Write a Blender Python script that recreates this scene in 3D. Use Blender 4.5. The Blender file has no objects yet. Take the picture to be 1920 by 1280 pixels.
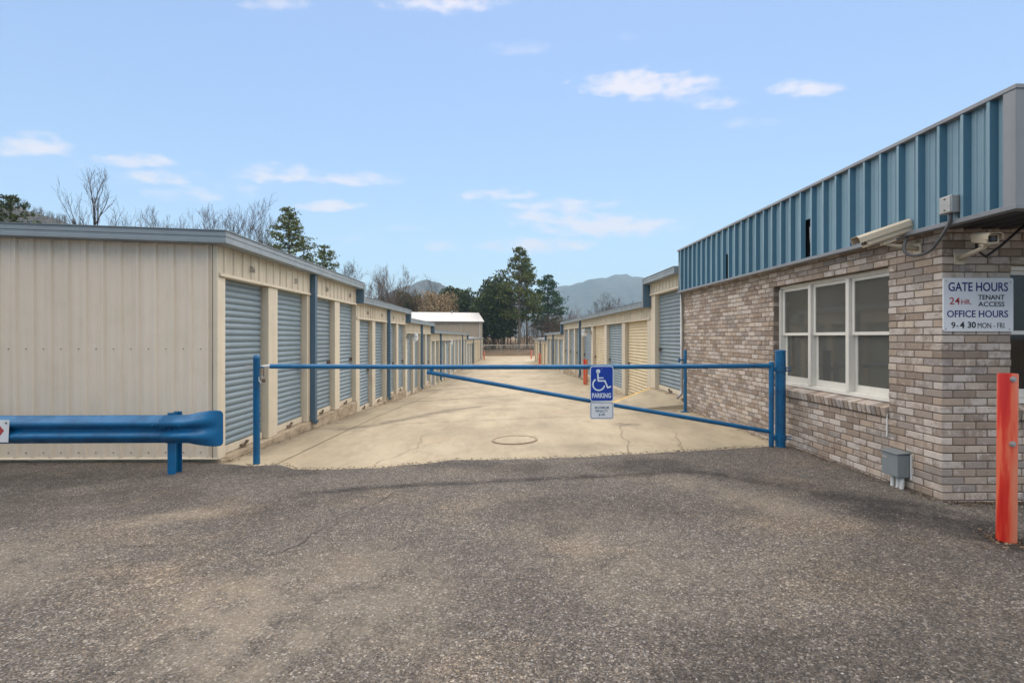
import bpy, bmesh, math, random
from mathutils import Vector, Matrix, noise as mnoise

R = math.radians
scene = bpy.context.scene
COL = scene.collection
rnd = random.Random(7)

# ------------------------------------------------------------------ camera
EYE = 1.43
YAW = math.atan(21 / 960)
cd = bpy.data.cameras.new('camera')
cam = bpy.data.objects.new('camera', cd)
COL.objects.link(cam)
cam.location = (0, 0, EYE)
cam.rotation_euler = (R(90), 0, -YAW)
cd.sensor_width = 36
cd.lens = 18.0
cd.shift_y = -8 / 1920
cd.clip_start = 0.05
cd.clip_end = 20000
scene.camera = cam

# ------------------------------------------------------------------ world, sun, exposure
SUN_EL, SUN_AZ = 73, 12            # azimuth from +Y towards +X
w = bpy.data.worlds.new('World')
scene.world = w
w.use_nodes = True
wn, wl = w.node_tree.nodes, w.node_tree.links
wn.clear()


def wnode(t, **kw):
    n = wn.new(t)
    for k, v in kw.items():
        setattr(n, k, v)
    return n


def wmath(op, a, b=None, c=None, clamp=False):
    n = wnode('ShaderNodeMath', operation=op, use_clamp=clamp)
    for i, v in enumerate((a, b, c)):
        if v is None:
            continue
        if isinstance(v, (int, float)):
            n.inputs[i].default_value = v
        else:
            wl.new(v, n.inputs[i])
    return n.outputs[0]


sky = wnode('ShaderNodeTexSky', sky_type='NISHITA')
sky.sun_disc = False
sky.sun_elevation = R(SUN_EL)
sky.sun_rotation = R(SUN_AZ)
sky.air_density = 1.2
sky.dust_density = 0.9
sky.ozone_density = 2.0
sky.altitude = 600
tc = wnode('ShaderNodeTexCoord')
sx = wnode('ShaderNodeSeparateXYZ')
wl.new(tc.outputs['Generated'], sx.inputs[0])
az = wmath('ARCTAN2', sx.outputs[0], sx.outputs[1])
el = wmath('ARCSINE', sx.outputs[2])
# cloud puffs: the run of clouds of the view goes on, mirrored, all round the sky
FOLD0, FOLDW = -0.92, 1.90
azs = wmath('PINGPONG', wmath('SUBTRACT', az, FOLD0), FOLDW)
cxyz = wnode('ShaderNodeCombineXYZ')
wl.new(wmath('MULTIPLY', azs, 1.0), cxyz.inputs[0])
wl.new(wmath('MULTIPLY', el, 2.3), cxyz.inputs[1])
nz = wnode('ShaderNodeTexNoise')
nz.inputs['Scale'].default_value = 24
nz.inputs['Detail'].default_value = 6
nz.inputs['Roughness'].default_value = 0.58
wl.new(cxyz.outputs[0], nz.inputs['Vector'])
nz2 = wnode('ShaderNodeTexNoise')
nz2.inputs['Scale'].default_value = 6
nz2.inputs['Detail'].default_value = 3
wl.new(cxyz.outputs[0], nz2.inputs['Vector'])
n1 = wmath('SUBTRACT', nz.outputs['Fac'], 0.5)
n2 = wmath('SUBTRACT', nz2.outputs['Fac'], 0.5)
wob = wmath('ADD', wmath('MULTIPLY', n1, 3.4), wmath('MULTIPLY', n2, 1.8))
CLOUDS = [(45, 277, 95, 17, 1), (265, 305, 80, 12, .95), (308, 335, 72, 15, 1), (375, 366, 85, 16, .75), (505, 331, 80, 15, .9),
          (675, 339, 75, 10, .8), (617, 388, 58, 9, .95), (655, 447, 55, 8, .45), (827, 465, 30, 10, .8), (1210, 168, 115, 20, 1.05),
          (1500, 170, 60, 12, .9), (1332, 195, 55, 10, .7), (1385, 235, 35, 9, .4), (1445, 232, 28, 7, .35), (985, 93, 60, 9, .4),
          (935, 367, 70, 10, 1), (1050, 386, 135, 10, .9), (1120, 424, 150, 22, 1), (1005, 462, 90, 13, 1), (840, 6, 110, 14, .8),
          (515, 8, 55, 9, .5), (70, 252, 45, 6, .5), (430, 352, 60, 9, .6), (1000, 405, 60, 8, .8), (1230, 430, 60, 9, .6), (560, 470, 60, 7, .4), (745, 430, 50, 6, .4), (1180, 70, 25, 6, .25)]
total = None
for (u, v, hw, hh, dens) in CLOUDS:
    dx, dz = (u - 960) / 960, (632 - v) / 960
    a0 = math.atan(dx) + YAW
    e0 = math.atan(dz / math.sqrt(1 + dx * dx))
    sa = 1.2 * hw / 960 / (1 + dx * dx)
    se = 1.45 * hh / 960 / math.sqrt(1 + dx * dx)
    qx = wmath('DIVIDE', wmath('SUBTRACT', azs, a0 - FOLD0), sa)
    th = math.atan(dx)
    kk = -dz * math.sin(th) / (1 + (dz * math.cos(th)) ** 2)          # level in the picture plane of a level cloud deck
    e1 = wmath('SUBTRACT', el, wmath('MULTIPLY', wmath('SUBTRACT', azs, a0 - FOLD0), kk))
    qy = wmath('DIVIDE', wmath('SUBTRACT', e1, e0), se)
    # flatter base than top
    qy = wmath('MULTIPLY', qy, wmath('ADD', 1.0, wmath('MULTIPLY', wmath('LESS_THAN', qy, 0.0), 0.45)))
    d2 = wmath('ADD', wmath('MULTIPLY', qx, qx), wmath('MULTIPLY', qy, qy))
    m = wmath('MULTIPLY', wmath('SUBTRACT', wmath('ADD', 1.15, wob), d2), 0.66 * dens, clamp=True)
    m = wmath('MINIMUM', m, dens)
    total = m if total is None else wmath('MAXIMUM', total, m)
cl = wnode('ShaderNodeMapRange', interpolation_type='SMOOTHSTEP')
wl.new(total, cl.inputs[0])
veil = wnode('ShaderNodeMixRGB', blend_type='MIX')       # thin even high haze
veil.inputs[0].default_value = 0.06
veil.inputs[2].default_value = (6.6, 6.6, 7.2, 1)
wl.new(sky.outputs[0], veil.inputs[1])
mixc = wnode('ShaderNodeMixRGB', blend_type='MIX')
wl.new(wmath('MULTIPLY', cl.outputs[0], 0.85), mixc.inputs[0])
tint = wnode('ShaderNodeMixRGB', blend_type='MULTIPLY')
tint.inputs[0].default_value = 1.0
tint.inputs[2].default_value = (0.93, 0.965, 1.03, 1)
wl.new(veil.outputs[0], tint.inputs[1])
wl.new(tint.outputs[0], mixc.inputs[1])
mixc.inputs[2].default_value = (5.9, 5.4, 5.7, 1)
bg = wnode('ShaderNodeBackground')
bg.inputs['Strength'].default_value = 0.059
wl.new(mixc.outputs[0], bg.inputs['Color'])
wo = wnode('ShaderNodeOutputWorld')
wl.new(bg.outputs[0], wo.inputs[0])
w.cycles.sampling_method = 'MANUAL'
w.cycles.sample_map_resolution = 256

sl = bpy.data.lights.new('sun', 'SUN')
sl.energy = 2.2
sl.angle = R(140)
sl.color = (1.0, 0.87, 0.69)
sun = bpy.data.objects.new('sun', sl)
COL.objects.link(sun)
sd = Vector((math.sin(R(SUN_AZ)) * math.cos(R(SUN_EL)), math.cos(R(SUN_AZ)) * math.cos(R(SUN_EL)), math.sin(R(SUN_EL))))
sun.rotation_euler = sd.to_track_quat('Z', 'Y').to_euler()
sun.location = sd * 60

vs = scene.view_settings
vs.view_transform = 'Standard'
vs.look = 'None'
vs.gamma = 1
vs.use_curve_mapping = False
vs.exposure = 1.62
scene.render.engine = 'CYCLES'
scene.cycles.use_denoising = True
scene.cycles.max_bounces = 6
scene.cycles.diffuse_bounces = 3
scene.cycles.glossy_bounces = 2
scene.cycles.transparent_max_bounces = 12
scene.cycles.volume_bounces = 0


# ------------------------------------------------------------------ materials
class NT:
    """small helper to wire a node tree"""

    def __init__(self, name, rough=0.6, metal=0.0, spec=0.4):
        self.m = bpy.data.materials.new(name)
        self.m.use_nodes = True
        self.t = self.m.node_tree
        self.b = self.t.nodes['Principled BSDF']
        self.b.inputs['Roughness'].default_value = rough
        self.b.inputs['Metallic'].default_value = metal
        self.b.inputs['Specular IOR Level'].default_value = spec
        self.pos = self.t.nodes.new('ShaderNodeNewGeometry')

    def node(self, t, **kw):
        n = self.t.nodes.new(t)
        for k, v in kw.items():
            setattr(n, k, v)
        return n

    def put(self, sock, v):
        if isinstance(v, (int, float)):
            sock.default_value = v
        elif isinstance(v, tuple):
            sock.default_value = v if len(v) == 4 or sock.type == 'VECTOR' else (*v, 1)
        else:
            self.t.links.new(v, sock)

    def math(self, op, a, b=None, clamp=False):
        n = self.node('ShaderNodeMath', operation=op, use_clamp=clamp)
        self.put(n.inputs[0], a)
        if b is not None:
            self.put(n.inputs[1], b)
        return n.outputs[0]

    def vec(self, scale=(1, 1, 1), obj=False):
        mp = self.node('ShaderNodeMapping')
        mp.inputs['Scale'].default_value = scale
        if obj:
            t = self.node('ShaderNodeTexCoord')
            self.put(mp.inputs[0], t.outputs['Object'])
        else:
            self.put(mp.inputs[0], self.pos.outputs['Position'])
        return mp.outputs[0]

    def noise(self, scale, detail=3, rough=0.55, vec=None, dist=0.0):
        n = self.node('ShaderNodeTexNoise')
        n.inputs['Scale'].default_value = scale
        n.inputs['Detail'].default_value = detail
        n.inputs['Roughness'].default_value = rough
        n.inputs['Distortion'].default_value = dist
        self.put(n.inputs['Vector'], vec if vec is not None else self.pos.outputs['Position'])
        return n.outputs['Fac']

    def ramp(self, f, stops, interp='LINEAR'):
        n = self.node('ShaderNodeValToRGB')
        n.color_ramp.interpolation = interp
        e = n.color_ramp.elements
        while len(e) < len(stops):
            e.new(0.5)
        for k, (p, c) in zip(e, stops):
            k.position = p
            k.color = (*c, 1) if len(c) == 3 else c
        self.put(n.inputs[0], f)
        return n.outputs[0]

    def rng(self, f, a, b, c=0.0, d=1.0):
        n = self.node('ShaderNodeMapRange', interpolation_type='SMOOTHSTEP')
        self.put(n.inputs[0], f)
        for i, v in enumerate((a, b, c, d)):
            n.inputs[i + 1].default_value = v
        return n.outputs[0]

    def mix(self, f, a, b, mode='MIX'):
        n = self.node('ShaderNodeMixRGB', blend_type=mode)
        self.put(n.inputs[0], f)
        self.put(n.inputs[1], a)
        self.put(n.inputs[2], b)
        return n.outputs[0]

    def color(self, c):
        self.put(self.b.inputs['Base Color'], c)
        return self

    def bump(self, h, strength=0.3, dist=0.01):
        n = self.node('ShaderNodeBump')
        n.inputs['Strength'].default_value = strength
        n.inputs['Distance'].default_value = dist
        self.put(n.inputs['Height'], h)
        self.put(self.b.inputs['Normal'], n.outputs[0])
        return self

    def attr(self, name):
        n = self.node('ShaderNodeAttribute')
        n.attribute_name = name
        return n.outputs['Fac']


MAT = {}


def painted(name, col, rough=0.45, dirt=0.25, dirt_col=None, streak=True, spec=0.4, metal=0.0):
    """painted sheet metal: faint vertical streaks, blotches of dust"""
    n = NT(name, rough, metal, spec)
    dc = dirt_col or tuple(c * 0.62 for c in col)
    f1 = n.noise(1.0, 4, 0.6, n.vec((14, 14, 0.55))) if streak else n.noise(9, 4)
    f2 = n.noise(2.3, 5, 0.65)
    f = n.math('ADD', n.rng(f1, 0.40, 0.75, 0, 0.55), n.rng(f2, 0.42, 0.72, 0, 0.6))
    oi = n.node('ShaderNodeObjectInfo')
    pc = n.mix(n.math('MULTIPLY', f, dirt), col, dc)
    n.color(n.mix(1.0, pc, n.ramp(oi.outputs['Random'], [(0.0, (0.91, 0.91, 0.91)), (1.0, (1.07, 1.07, 1.06))]), 'MULTIPLY'))
    n.put(n.b.inputs['Roughness'], n.rng(f2, 0.3, 0.7, rough - 0.06, rough + 0.15))
    n.bump(n.noise(2.2, 1), 0.06, 0.01)
    MAT[name] = n.m
    return n.m


painted('cream_siding', (0.64, 0.56, 0.43), 0.5, 0.5, (0.44, 0.37, 0.27))
painted('end_siding', (0.69, 0.60, 0.49), 0.5, 0.38, (0.52, 0.45, 0.335))
painted('cream_trim', (0.66, 0.58, 0.45), 0.5, 0.35)
painted('roof_trim', (0.25, 0.295, 0.325), 0.42, 0.35, (0.17, 0.2, 0.23), streak=False)
painted('roof_metal', (0.42, 0.44, 0.45), 0.4, 0.4, streak=False)
painted('white_roof', (0.56, 0.545, 0.515), 0.45, 0.25, streak=False)
painted('slate_trim', (0.085, 0.15, 0.215), 0.42, 0.3)
painted('blue_door', (0.215, 0.28, 0.325), 0.42, 0.45, (0.2, 0.25, 0.28))
painted('tan_door', (0.66, 0.55, 0.36), 0.45, 0.4, (0.46, 0.37, 0.24))
painted('office_blue', (0.195, 0.315, 0.385), 0.40, 0.22, (0.07, 0.16, 0.23))
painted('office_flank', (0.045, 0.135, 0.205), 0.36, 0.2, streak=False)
painted('office_trim', (0.24, 0.255, 0.275), 0.45, 0.4)
painted('gate_blue', (0.002, 0.115, 0.27), 0.38, 0.45, (0.004, 0.055, 0.16), streak=False, spec=0.5)
painted('tan_siding', (0.42, 0.355, 0.27), 0.5, 0.3)
painted('white_vinyl', (0.76, 0.73, 0.66), 0.4, 0.3, (0.55, 0.5, 0.42))
painted('camera_beige', (0.62, 0.54, 0.41), 0.45, 0.35, streak=False)
painted('galvanised', (0.42, 0.42, 0.41), 0.4, 0.4, streak=False, metal=0.5)
painted('box_grey', (0.20, 0.225, 0.235), 0.5, 0.4)
painted('pvc_white', (0.68, 0.67, 0.64), 0.4, 0.25, streak=False)
painted('dark_rubber', (0.035, 0.036, 0.04), 0.5, 0.2, streak=False)
painted('conduit_grey', (0.10, 0.10, 0.105), 0.5, 0.2, streak=False)
painted('sign_white', (0.72, 0.73, 0.75), 0.4, 0.18, (0.5, 0.5, 0.5))
painted('sign_blue', (0.008, 0.05, 0.36), 0.35, 0.15, streak=False)
painted('sign_navy', (0.015, 0.025, 0.16), 0.5, 0.1, streak=False)
painted('sign_black', (0.02, 0.02, 0.022), 0.5, 0.1, streak=False)
painted('sign_red', (0.42, 0.06, 0.06), 0.5, 0.15, streak=False)
painted('symbol_white', (0.66, 0.73, 0.80), 0.4, 0.1, streak=False)
painted('yellow_paint', (0.72, 0.43, 0.08), 0.6, 0.5, (0.45, 0.36, 0.22), streak=False)
painted('rusty_steel', (0.16, 0.11, 0.075), 0.7, 0.8, (0.06, 0.04, 0.03), streak=False)
painted('lamp_glass', (0.8, 0.82, 0.84), 0.15, 0.1, streak=False)
painted('interior_shade', (0.012, 0.012, 0.013), 0.8, 0.2, streak=False)  # near-black colour standing in for shade inside hollows
painted('blind', (0.46, 0.44, 0.39), 0.8, 0.2)
painted('fence_steel', (0.36, 0.35, 0.30), 0.5, 0.2, streak=False)

n = NT('gate_blue', 0.36, 0, 0.5)
g1 = n.noise(5, 5, 0.65)
g2 = n.noise(38, 4, 0.7)
g3 = n.noise(14, 5, 0.75)
col = n.mix(n.rng(g1, 0.4, 0.7), (0.002, 0.122, 0.285), (0.006, 0.085, 0.20))
col = n.mix(n.rng(g2, 0.66, 0.72, 0, 0.8), col, (0.05, 0.20, 0.36))
col = n.mix(n.rng(g3, 0.66, 0.70, 0, 0.85), col, (0.05, 0.035, 0.03))
n.color(col)
n.put(n.b.inputs['Roughness'], n.rng(g1, 0.3, 0.7, 0.3, 0.55))
n.bump(n.math('ADD', n.noise(25, 3), n.math('MULTIPLY', g2, 0.4)), 0.25, 0.004)
MAT['gate_blue'] = n.m

# red bollard paint, sun-faded to orange in uneven runs
n = NT('bollard_red', 0.42, 0, 0.45)
f = n.noise(1.0, 4, 0.6, n.vec((9, 9, 1.1)))
side = n.node('ShaderNodeSeparateXYZ')
n.put(side.inputs[0], n.vec((1, 1, 1), obj=True))
ff = n.math('ADD', f, n.math('MULTIPLY', n.math('ABSOLUTE', n.math('ADD', n.math('MULTIPLY', n.math('SUBTRACT', side.outputs[0], side.outputs[1]), 0.7), 0.018)), 5.0))
c = n.ramp(ff, [(0.50, (0.47, 0.010, 0.004)), (0.60, (0.56, 0.025, 0.010)), (0.68, (0.64, 0.11, 0.05)), (0.82, (0.60, 0.18, 0.10))])
n.color(c)
MAT['bollard_red'] = n.m


# brick: each brick its own tone, whitewash smears and pits
def brick_mat(name, rand_socket_from):
    n = NT(name, 0.85, 0, 0.25)
    if rand_socket_from == 'object':
        oi = n.node('ShaderNodeObjectInfo')
        r = oi.outputs['Random']
    else:
        r = n.pos.outputs['Random Per Island']
    base = n.ramp(r, [(0.0, (0.33, 0.265, 0.215)), (0.2, (0.255, 0.212, 0.18)), (0.42, (0.42, 0.345, 0.28)), (0.6, (0.285, 0.262, 0.25)),
                      (0.8, (0.365, 0.305, 0.26)), (1.0, (0.53, 0.465, 0.40))])
    dn = n.noise(9, 4, 0.7, n.vec((1, 1, 0.5)))
    base = n.mix(n.rng(dn, 0.5, 0.75, 0, 0.55), base, (0.17, 0.125, 0.095))
    shift = n.math('MULTIPLY', r, 37.0)
    cv = n.node('ShaderNodeCombineXYZ')
    n.put(cv.inputs[2], shift)
    ad = n.node('ShaderNodeVectorMath', operation='ADD')
    n.put(ad.inputs[0], n.pos.outputs['Position'])
    n.put(ad.inputs[1], cv.outputs[0])
    wn_ = n.noise(11, 6, 0.72, ad.outputs[0])
    thr = n.math('ADD', wn_, n.math('MULTIPLY', n.math('SUBTRACT', n.math('FRACT', n.math('MULTIPLY', r, 7.31)), 0.5), 0.34))
    base = n.mix(n.rng(thr, 0.47, 0.66, 0, 0.68), base, (0.60, 0.565, 0.54))
    gr = n.noise(70, 3, 0.7, ad.outputs[0])
    base = n.mix(n.rng(gr, 0.55, 0.72, 0, 0.45), base, (0.12, 0.095, 0.08))
    n.color(n.mix(1.0, base, (1.05, 1.0, 0.945), 'MULTIPLY'))
    n.bump(n.math('ADD', n.noise(60, 4, 0.7), n.math('MULTIPLY', n.noise(14, 3), 0.6)), 0.5, 0.006)
    MAT[name] = n.m


brick_mat('brick_single', 'object')
brick_mat('brick_joined', 'island')
n = NT('mortar', 0.95, 0, 0.1)
n.color(n.mix(n.noise(25, 4), (0.15, 0.115, 0.09), (0.25, 0.205, 0.165)))
n.bump(n.noise(80, 3), 0.5, 0.004)
MAT['mortar'] = n.m

# asphalt: pale and dark aggregate, worn binder, dark damp patches (attribute stain)
n = NT('asphalt', 0.85, 0, 0.3)
v1 = n.node('ShaderNodeTexVoronoi')
v1.inputs['Scale'].default_value = 125
n.put(v1.inputs['Vector'], n.pos.outputs['Position'])
hsv = n.node('ShaderNodeSeparateColor')
n.put(hsv.inputs[0], v1.outputs['Color'])
stone = n.ramp(hsv.outputs[0], [(0.0, (0.055, 0.050, 0.045)), (0.30, (0.11, 0.099, 0.086)), (0.55, (0.175, 0.155, 0.132)), (0.78, (0.235, 0.208, 0.175)),
                                (0.93, (0.31, 0.28, 0.24)), (1.0, (0.58, 0.54, 0.48))])
tint = n.ramp(hsv.outputs[1], [(0.0, (1.0, 0.9, 0.8)), (0.5, (1, 1, 1)), (1.0, (0.9, 0.95, 1.1))])
stone = n.mix(1.0, stone, tint, 'MULTIPLY')
v2 = n.node('ShaderNodeTexVoronoi')
v2.inputs['Scale'].default_value = 38
n.put(v2.inputs['Vector'], n.pos.outputs['Position'])
sep2 = n.node('ShaderNodeSeparateColor')
n.put(sep2.inputs[0], v2.outputs['Color'])
stone = n.mix(n.math('MULTIPLY', n.math('GREATER_THAN', sep2.outputs[0], 0.86), n.rng(v2.outputs['Distance'], 0.42, 0.25)), stone, (0.40, 0.37, 0.32))
stone = n.mix(n.rng(n.noise(210, 2, 0.6), 0.54, 0.68, 0, 0.5), stone, (0.06, 0.055, 0.05))
big = n.noise(0.55, 5, 0.6)
warm = n.noise(0.62, 5, 0.62, n.vec((1, 1.3, 1)))
stone = n.mix(0.12, stone, (0.17, 0.153, 0.132))
mid = n.noise(17, 5, 0.7)
patchy = n.noise(2.6, 7, 0.78)
mid = n.math('ADD', n.math('MULTIPLY', mid, 0.6), n.math('MULTIPLY', patchy, 0.4))
stone = n.mix(n.rng(mid, 0.36, 0.66, 0, 0.85), n.mix(1.0, stone, (1.18, 1.17, 1.15), 'MULTIPLY'), n.mix(1.0, stone, (0.62, 0.62, 0.64), 'MULTIPLY'))
col = n.mix(n.rng(big, 0.40, 0.66, 0, 0.6), stone, n.mix(1.0, stone, (0.70, 0.70, 0.75), 'MULTIPLY'))
col = n.mix(n.rng(warm, 0.48, 0.70, 0, 0.75), col, n.mix(1.0, col, (1.5, 1.37, 1.16), 'MULTIPLY'))
st = n.attr('stain')
stn = n.math('MULTIPLY', st, n.rng(n.noise(5, 5, 0.7), 0.25, 0.58, 0.4, 1.15))
col = n.mix(n.math('MULTIPLY', stn, 0.80, clamp=True), col, n.mix(1.0, col, (0.24, 0.24, 0.26), 'MULTIPLY'))
pl = n.attr('pale')
col = n.mix(n.math('MULTIPLY', pl, n.rng(n.noise(4, 4), 0.3, 0.6)), col, n.mix(0.55, col, (0.40, 0.345, 0.265)))
n.color(n.mix(1.0, col, (0.85, 0.842, 0.832), 'MULTIPLY'))
hgt = n.math('ADD', n.math('MULTIPLY', v1.outputs['Distance'], -1.0), n.math('MULTIPLY', n.noise(34, 4, 0.65), 1.2))
n.bump(hgt, 0.8, 0.010)
MAT['asphalt'] = n.m

# concrete of the drive
n = NT('concrete', 0.8, 0, 0.3)
a1 = n.noise(0.8, 6, 0.62, n.vec((1, 0.45, 1)))
col = n.ramp(a1, [(0.30, (0.40, 0.33, 0.225)), (0.5, (0.53, 0.44, 0.30)), (0.68, (0.63, 0.525, 0.365))])
fine = n.noise(3.2, 6, 0.72, n.vec((1, 0.35, 1)))
col = n.mix(n.rng(fine, 0.42, 0.70, 0, 0.6), col, (0.36, 0.295, 0.205))
rust = n.noise(0.7, 4, 0.6, n.vec((1, 0.7, 3)))
col = n.mix(n.rng(rust, 0.58, 0.75, 0, 0.35), col, (0.58, 0.41, 0.25))
sp = n.noise(42, 4, 0.72)
col = n.mix(n.rng(sp, 0.56, 0.72, 0, 0.55), col, (0.28, 0.235, 0.18))
sp2 = n.noise(14, 5, 0.75)
col = n.mix(n.rng(sp2, 0.57, 0.74, 0, 0.65), col, (0.26, 0.22, 0.17))
st = n.attr('stain')
col = n.mix(n.math('MULTIPLY', st, n.rng(n.noise(7, 4), 0.25, 0.6, 0.35, 0.95), clamp=True), col, (0.155, 0.125, 0.095))
n.color(n.mix(1.0, col, (0.765, 0.772, 0.778), 'MULTIPLY'))
n.bump(n.math('ADD', n.noise(90, 3, 0.7), n.math('MULTIPLY', n.noise(6, 3), 1.5)), 0.35, 0.006)
MAT['concrete'] = n.m
n = NT('foundation', 0.85, 0, 0.2)
fz = n.noise(3.0, 5, 0.7, n.vec((1, 1, 2.5)))
col = n.ramp(fz, [(0.32, (0.19, 0.15, 0.105)), (0.5, (0.40, 0.32, 0.225)), (0.7, (0.52, 0.43, 0.32))])
col = n.mix(n.rng(n.noise(30, 3), 0.55, 0.7, 0, 0.5), col, (0.13, 0.11, 0.08))
n.color(col)
n.bump(n.noise(50, 4), 0.4, 0.006)
MAT['foundation'] = n.m
n = NT('crack_dark', 0.9, 0, 0.1)
n.color(n.mix(n.noise(30, 3), (0.15, 0.12, 0.088), (0.27, 0.22, 0.165)))
MAT['crack_dark'] = n.m
n = NT('asphalt_seam', 0.9, 0, 0.1)
n.color(n.mix(n.noise(40, 3), (0.03, 0.028, 0.026), (0.085, 0.077, 0.07)))
MAT['asphalt_seam'] = n.m
n = NT('manhole_rust', 0.7, 0.2, 0.3)
n.color(n.mix(n.noise(20, 4), (0.24, 0.165, 0.115), (0.38, 0.29, 0.20)))
MAT['manhole_rust'] = n.m

# earth, leaf litter, dead grass
n = NT('earth', 0.95, 0, 0.1)
e1 = n.noise(0.25, 6, 0.65)
e2 = n.noise(5, 5, 0.7)
col = n.ramp(e1, [(0.3, (0.105, 0.075, 0.045)), (0.5, (0.19, 0.135, 0.085)), (0.7, (0.25, 0.19, 0.115))])
col = n.mix(n.rng(e2, 0.4, 0.65, 0, 0.6), col, (0.075, 0.052, 0.032))
n.color(col)
n.bump(e2, 0.8, 0.1)
MAT['earth'] = n.m
n = NT('forest_hill', 0.95, 0, 0.05)
h1 = n.noise(0.03, 6, 0.75)
h2 = n.noise(0.004, 4, 0.6)
col = n.ramp(h1, [(0.36, (0.045, 0.040, 0.036)), (0.5, (0.085, 0.072, 0.062)), (0.66, (0.125, 0.108, 0.092))])
col = n.mix(n.rng(h2, 0.5, 0.62, 0, 0.6), col, (0.035, 0.045, 0.025))
n.color(col)
n.bump(n.noise(0.035, 5, 0.8), 1.0, 14)
MAT['forest_hill'] = n.m


def leaf(name, c0, c1, c2, trans=0.0):
    n = NT(name, 0.75, 0, 0.2)
    r = n.pos.outputs['Random Per Island']
    col = n.ramp(r, [(0.0, c0), (0.55, c1), (1.0, c2)])
    n.color(col)
    MAT[name] = n.m


leaf('pine_needles', (0.048, 0.072, 0.022), (0.11, 0.14, 0.04), (0.22, 0.23, 0.075))
leaf('pine_dark', (0.026, 0.042, 0.018), (0.055, 0.078, 0.03), (0.11, 0.125, 0.046))
leaf('pine_blue', (0.028, 0.062, 0.034), (0.05, 0.105, 0.055), (0.10, 0.16, 0.075))
leaf('holly_leaf', (0.028, 0.045, 0.014), (0.06, 0.085, 0.024), (0.11, 0.13, 0.04))
leaf('brown_leaf', (0.18, 0.125, 0.065), (0.30, 0.22, 0.12), (0.42, 0.32, 0.19))
leaf('old_leaf', (0.05, 0.036, 0.025), (0.11, 0.078, 0.05), (0.22, 0.16, 0.10))
leaf('twig', (0.05, 0.038, 0.03), (0.085, 0.065, 0.05), (0.13, 0.10, 0.08))
leaf('twig_brown', (0.075, 0.048, 0.033), (0.12, 0.080, 0.055), (0.18, 0.125, 0.088))


leaf('pine_light', (0.065, 0.085, 0.024), (0.13, 0.155, 0.042), (0.25, 0.26, 0.085))
leaf('grit', (0.06, 0.055, 0.05), (0.22, 0.20, 0.175), (0.5, 0.47, 0.42))


def bark(name, c0, c1):
    n = NT(name, 0.9, 0, 0.1)
    n.color(n.mix(n.noise(3, 4, 0.6, n.vec((1, 1, 0.3))), c0, c1))
    MAT[name] = n.m


bark('bark_grey', (0.05, 0.04, 0.033), (0.12, 0.10, 0.082))
bark('bark_dark', (0.03, 0.025, 0.023), (0.075, 0.06, 0.052))
bark('bark_pine', (0.17, 0.145, 0.12), (0.31, 0.27, 0.225))

# window: insect screen over glass
n = NT('window_screen', 0.5, 0, 0.3)
weave = n.noise(1.0, 3, 0.6, n.vec((30, 30, 30)))
n.color(n.mix(n.noise(2.0, 4, 0.6), (0.17, 0.165, 0.14), (0.225, 0.215, 0.18)))
tr = n.node('ShaderNodeBsdfTransparent')
gl = n.node('ShaderNodeBsdfGlossy')
gl.inputs['Roughness'].default_value = 0.03
gl.inputs['Color'].default_value = (0.85, 0.9, 0.95, 1)
fr = n.node('ShaderNodeFresnel')
fr.inputs['IOR'].default_value = 1.45
m1 = n.node('ShaderNodeMixShader')
m1.inputs[0].default_value = 0.50
n.t.links.new(n.b.outputs[0], m1.inputs[1])
n.t.links.new(tr.outputs[0], m1.inputs[2])
m2 = n.node('ShaderNodeMixShader')
n.t.links.new(n.math('MULTIPLY', fr.outputs[0], 1.1), m2.inputs[0])
n.t.links.new(m1.outputs[0], m2.inputs[1])
n.t.links.new(gl.outputs[0], m2.inputs[2])
n.t.links.new(m2.outputs[0], n.t.nodes['Material Output'].inputs[0])
MAT['window_screen'] = n.m
n = NT('dark_glass', 0.05, 0, 0.5)
n.color((0.012, 0.011, 0.010))
MAT['dark_glass'] = n.m
n = NT('lens_glass', 0.05, 0, 0.6)
n.color((0.01, 0.01, 0.014))
MAT['lens_glass'] = n.m


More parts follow.
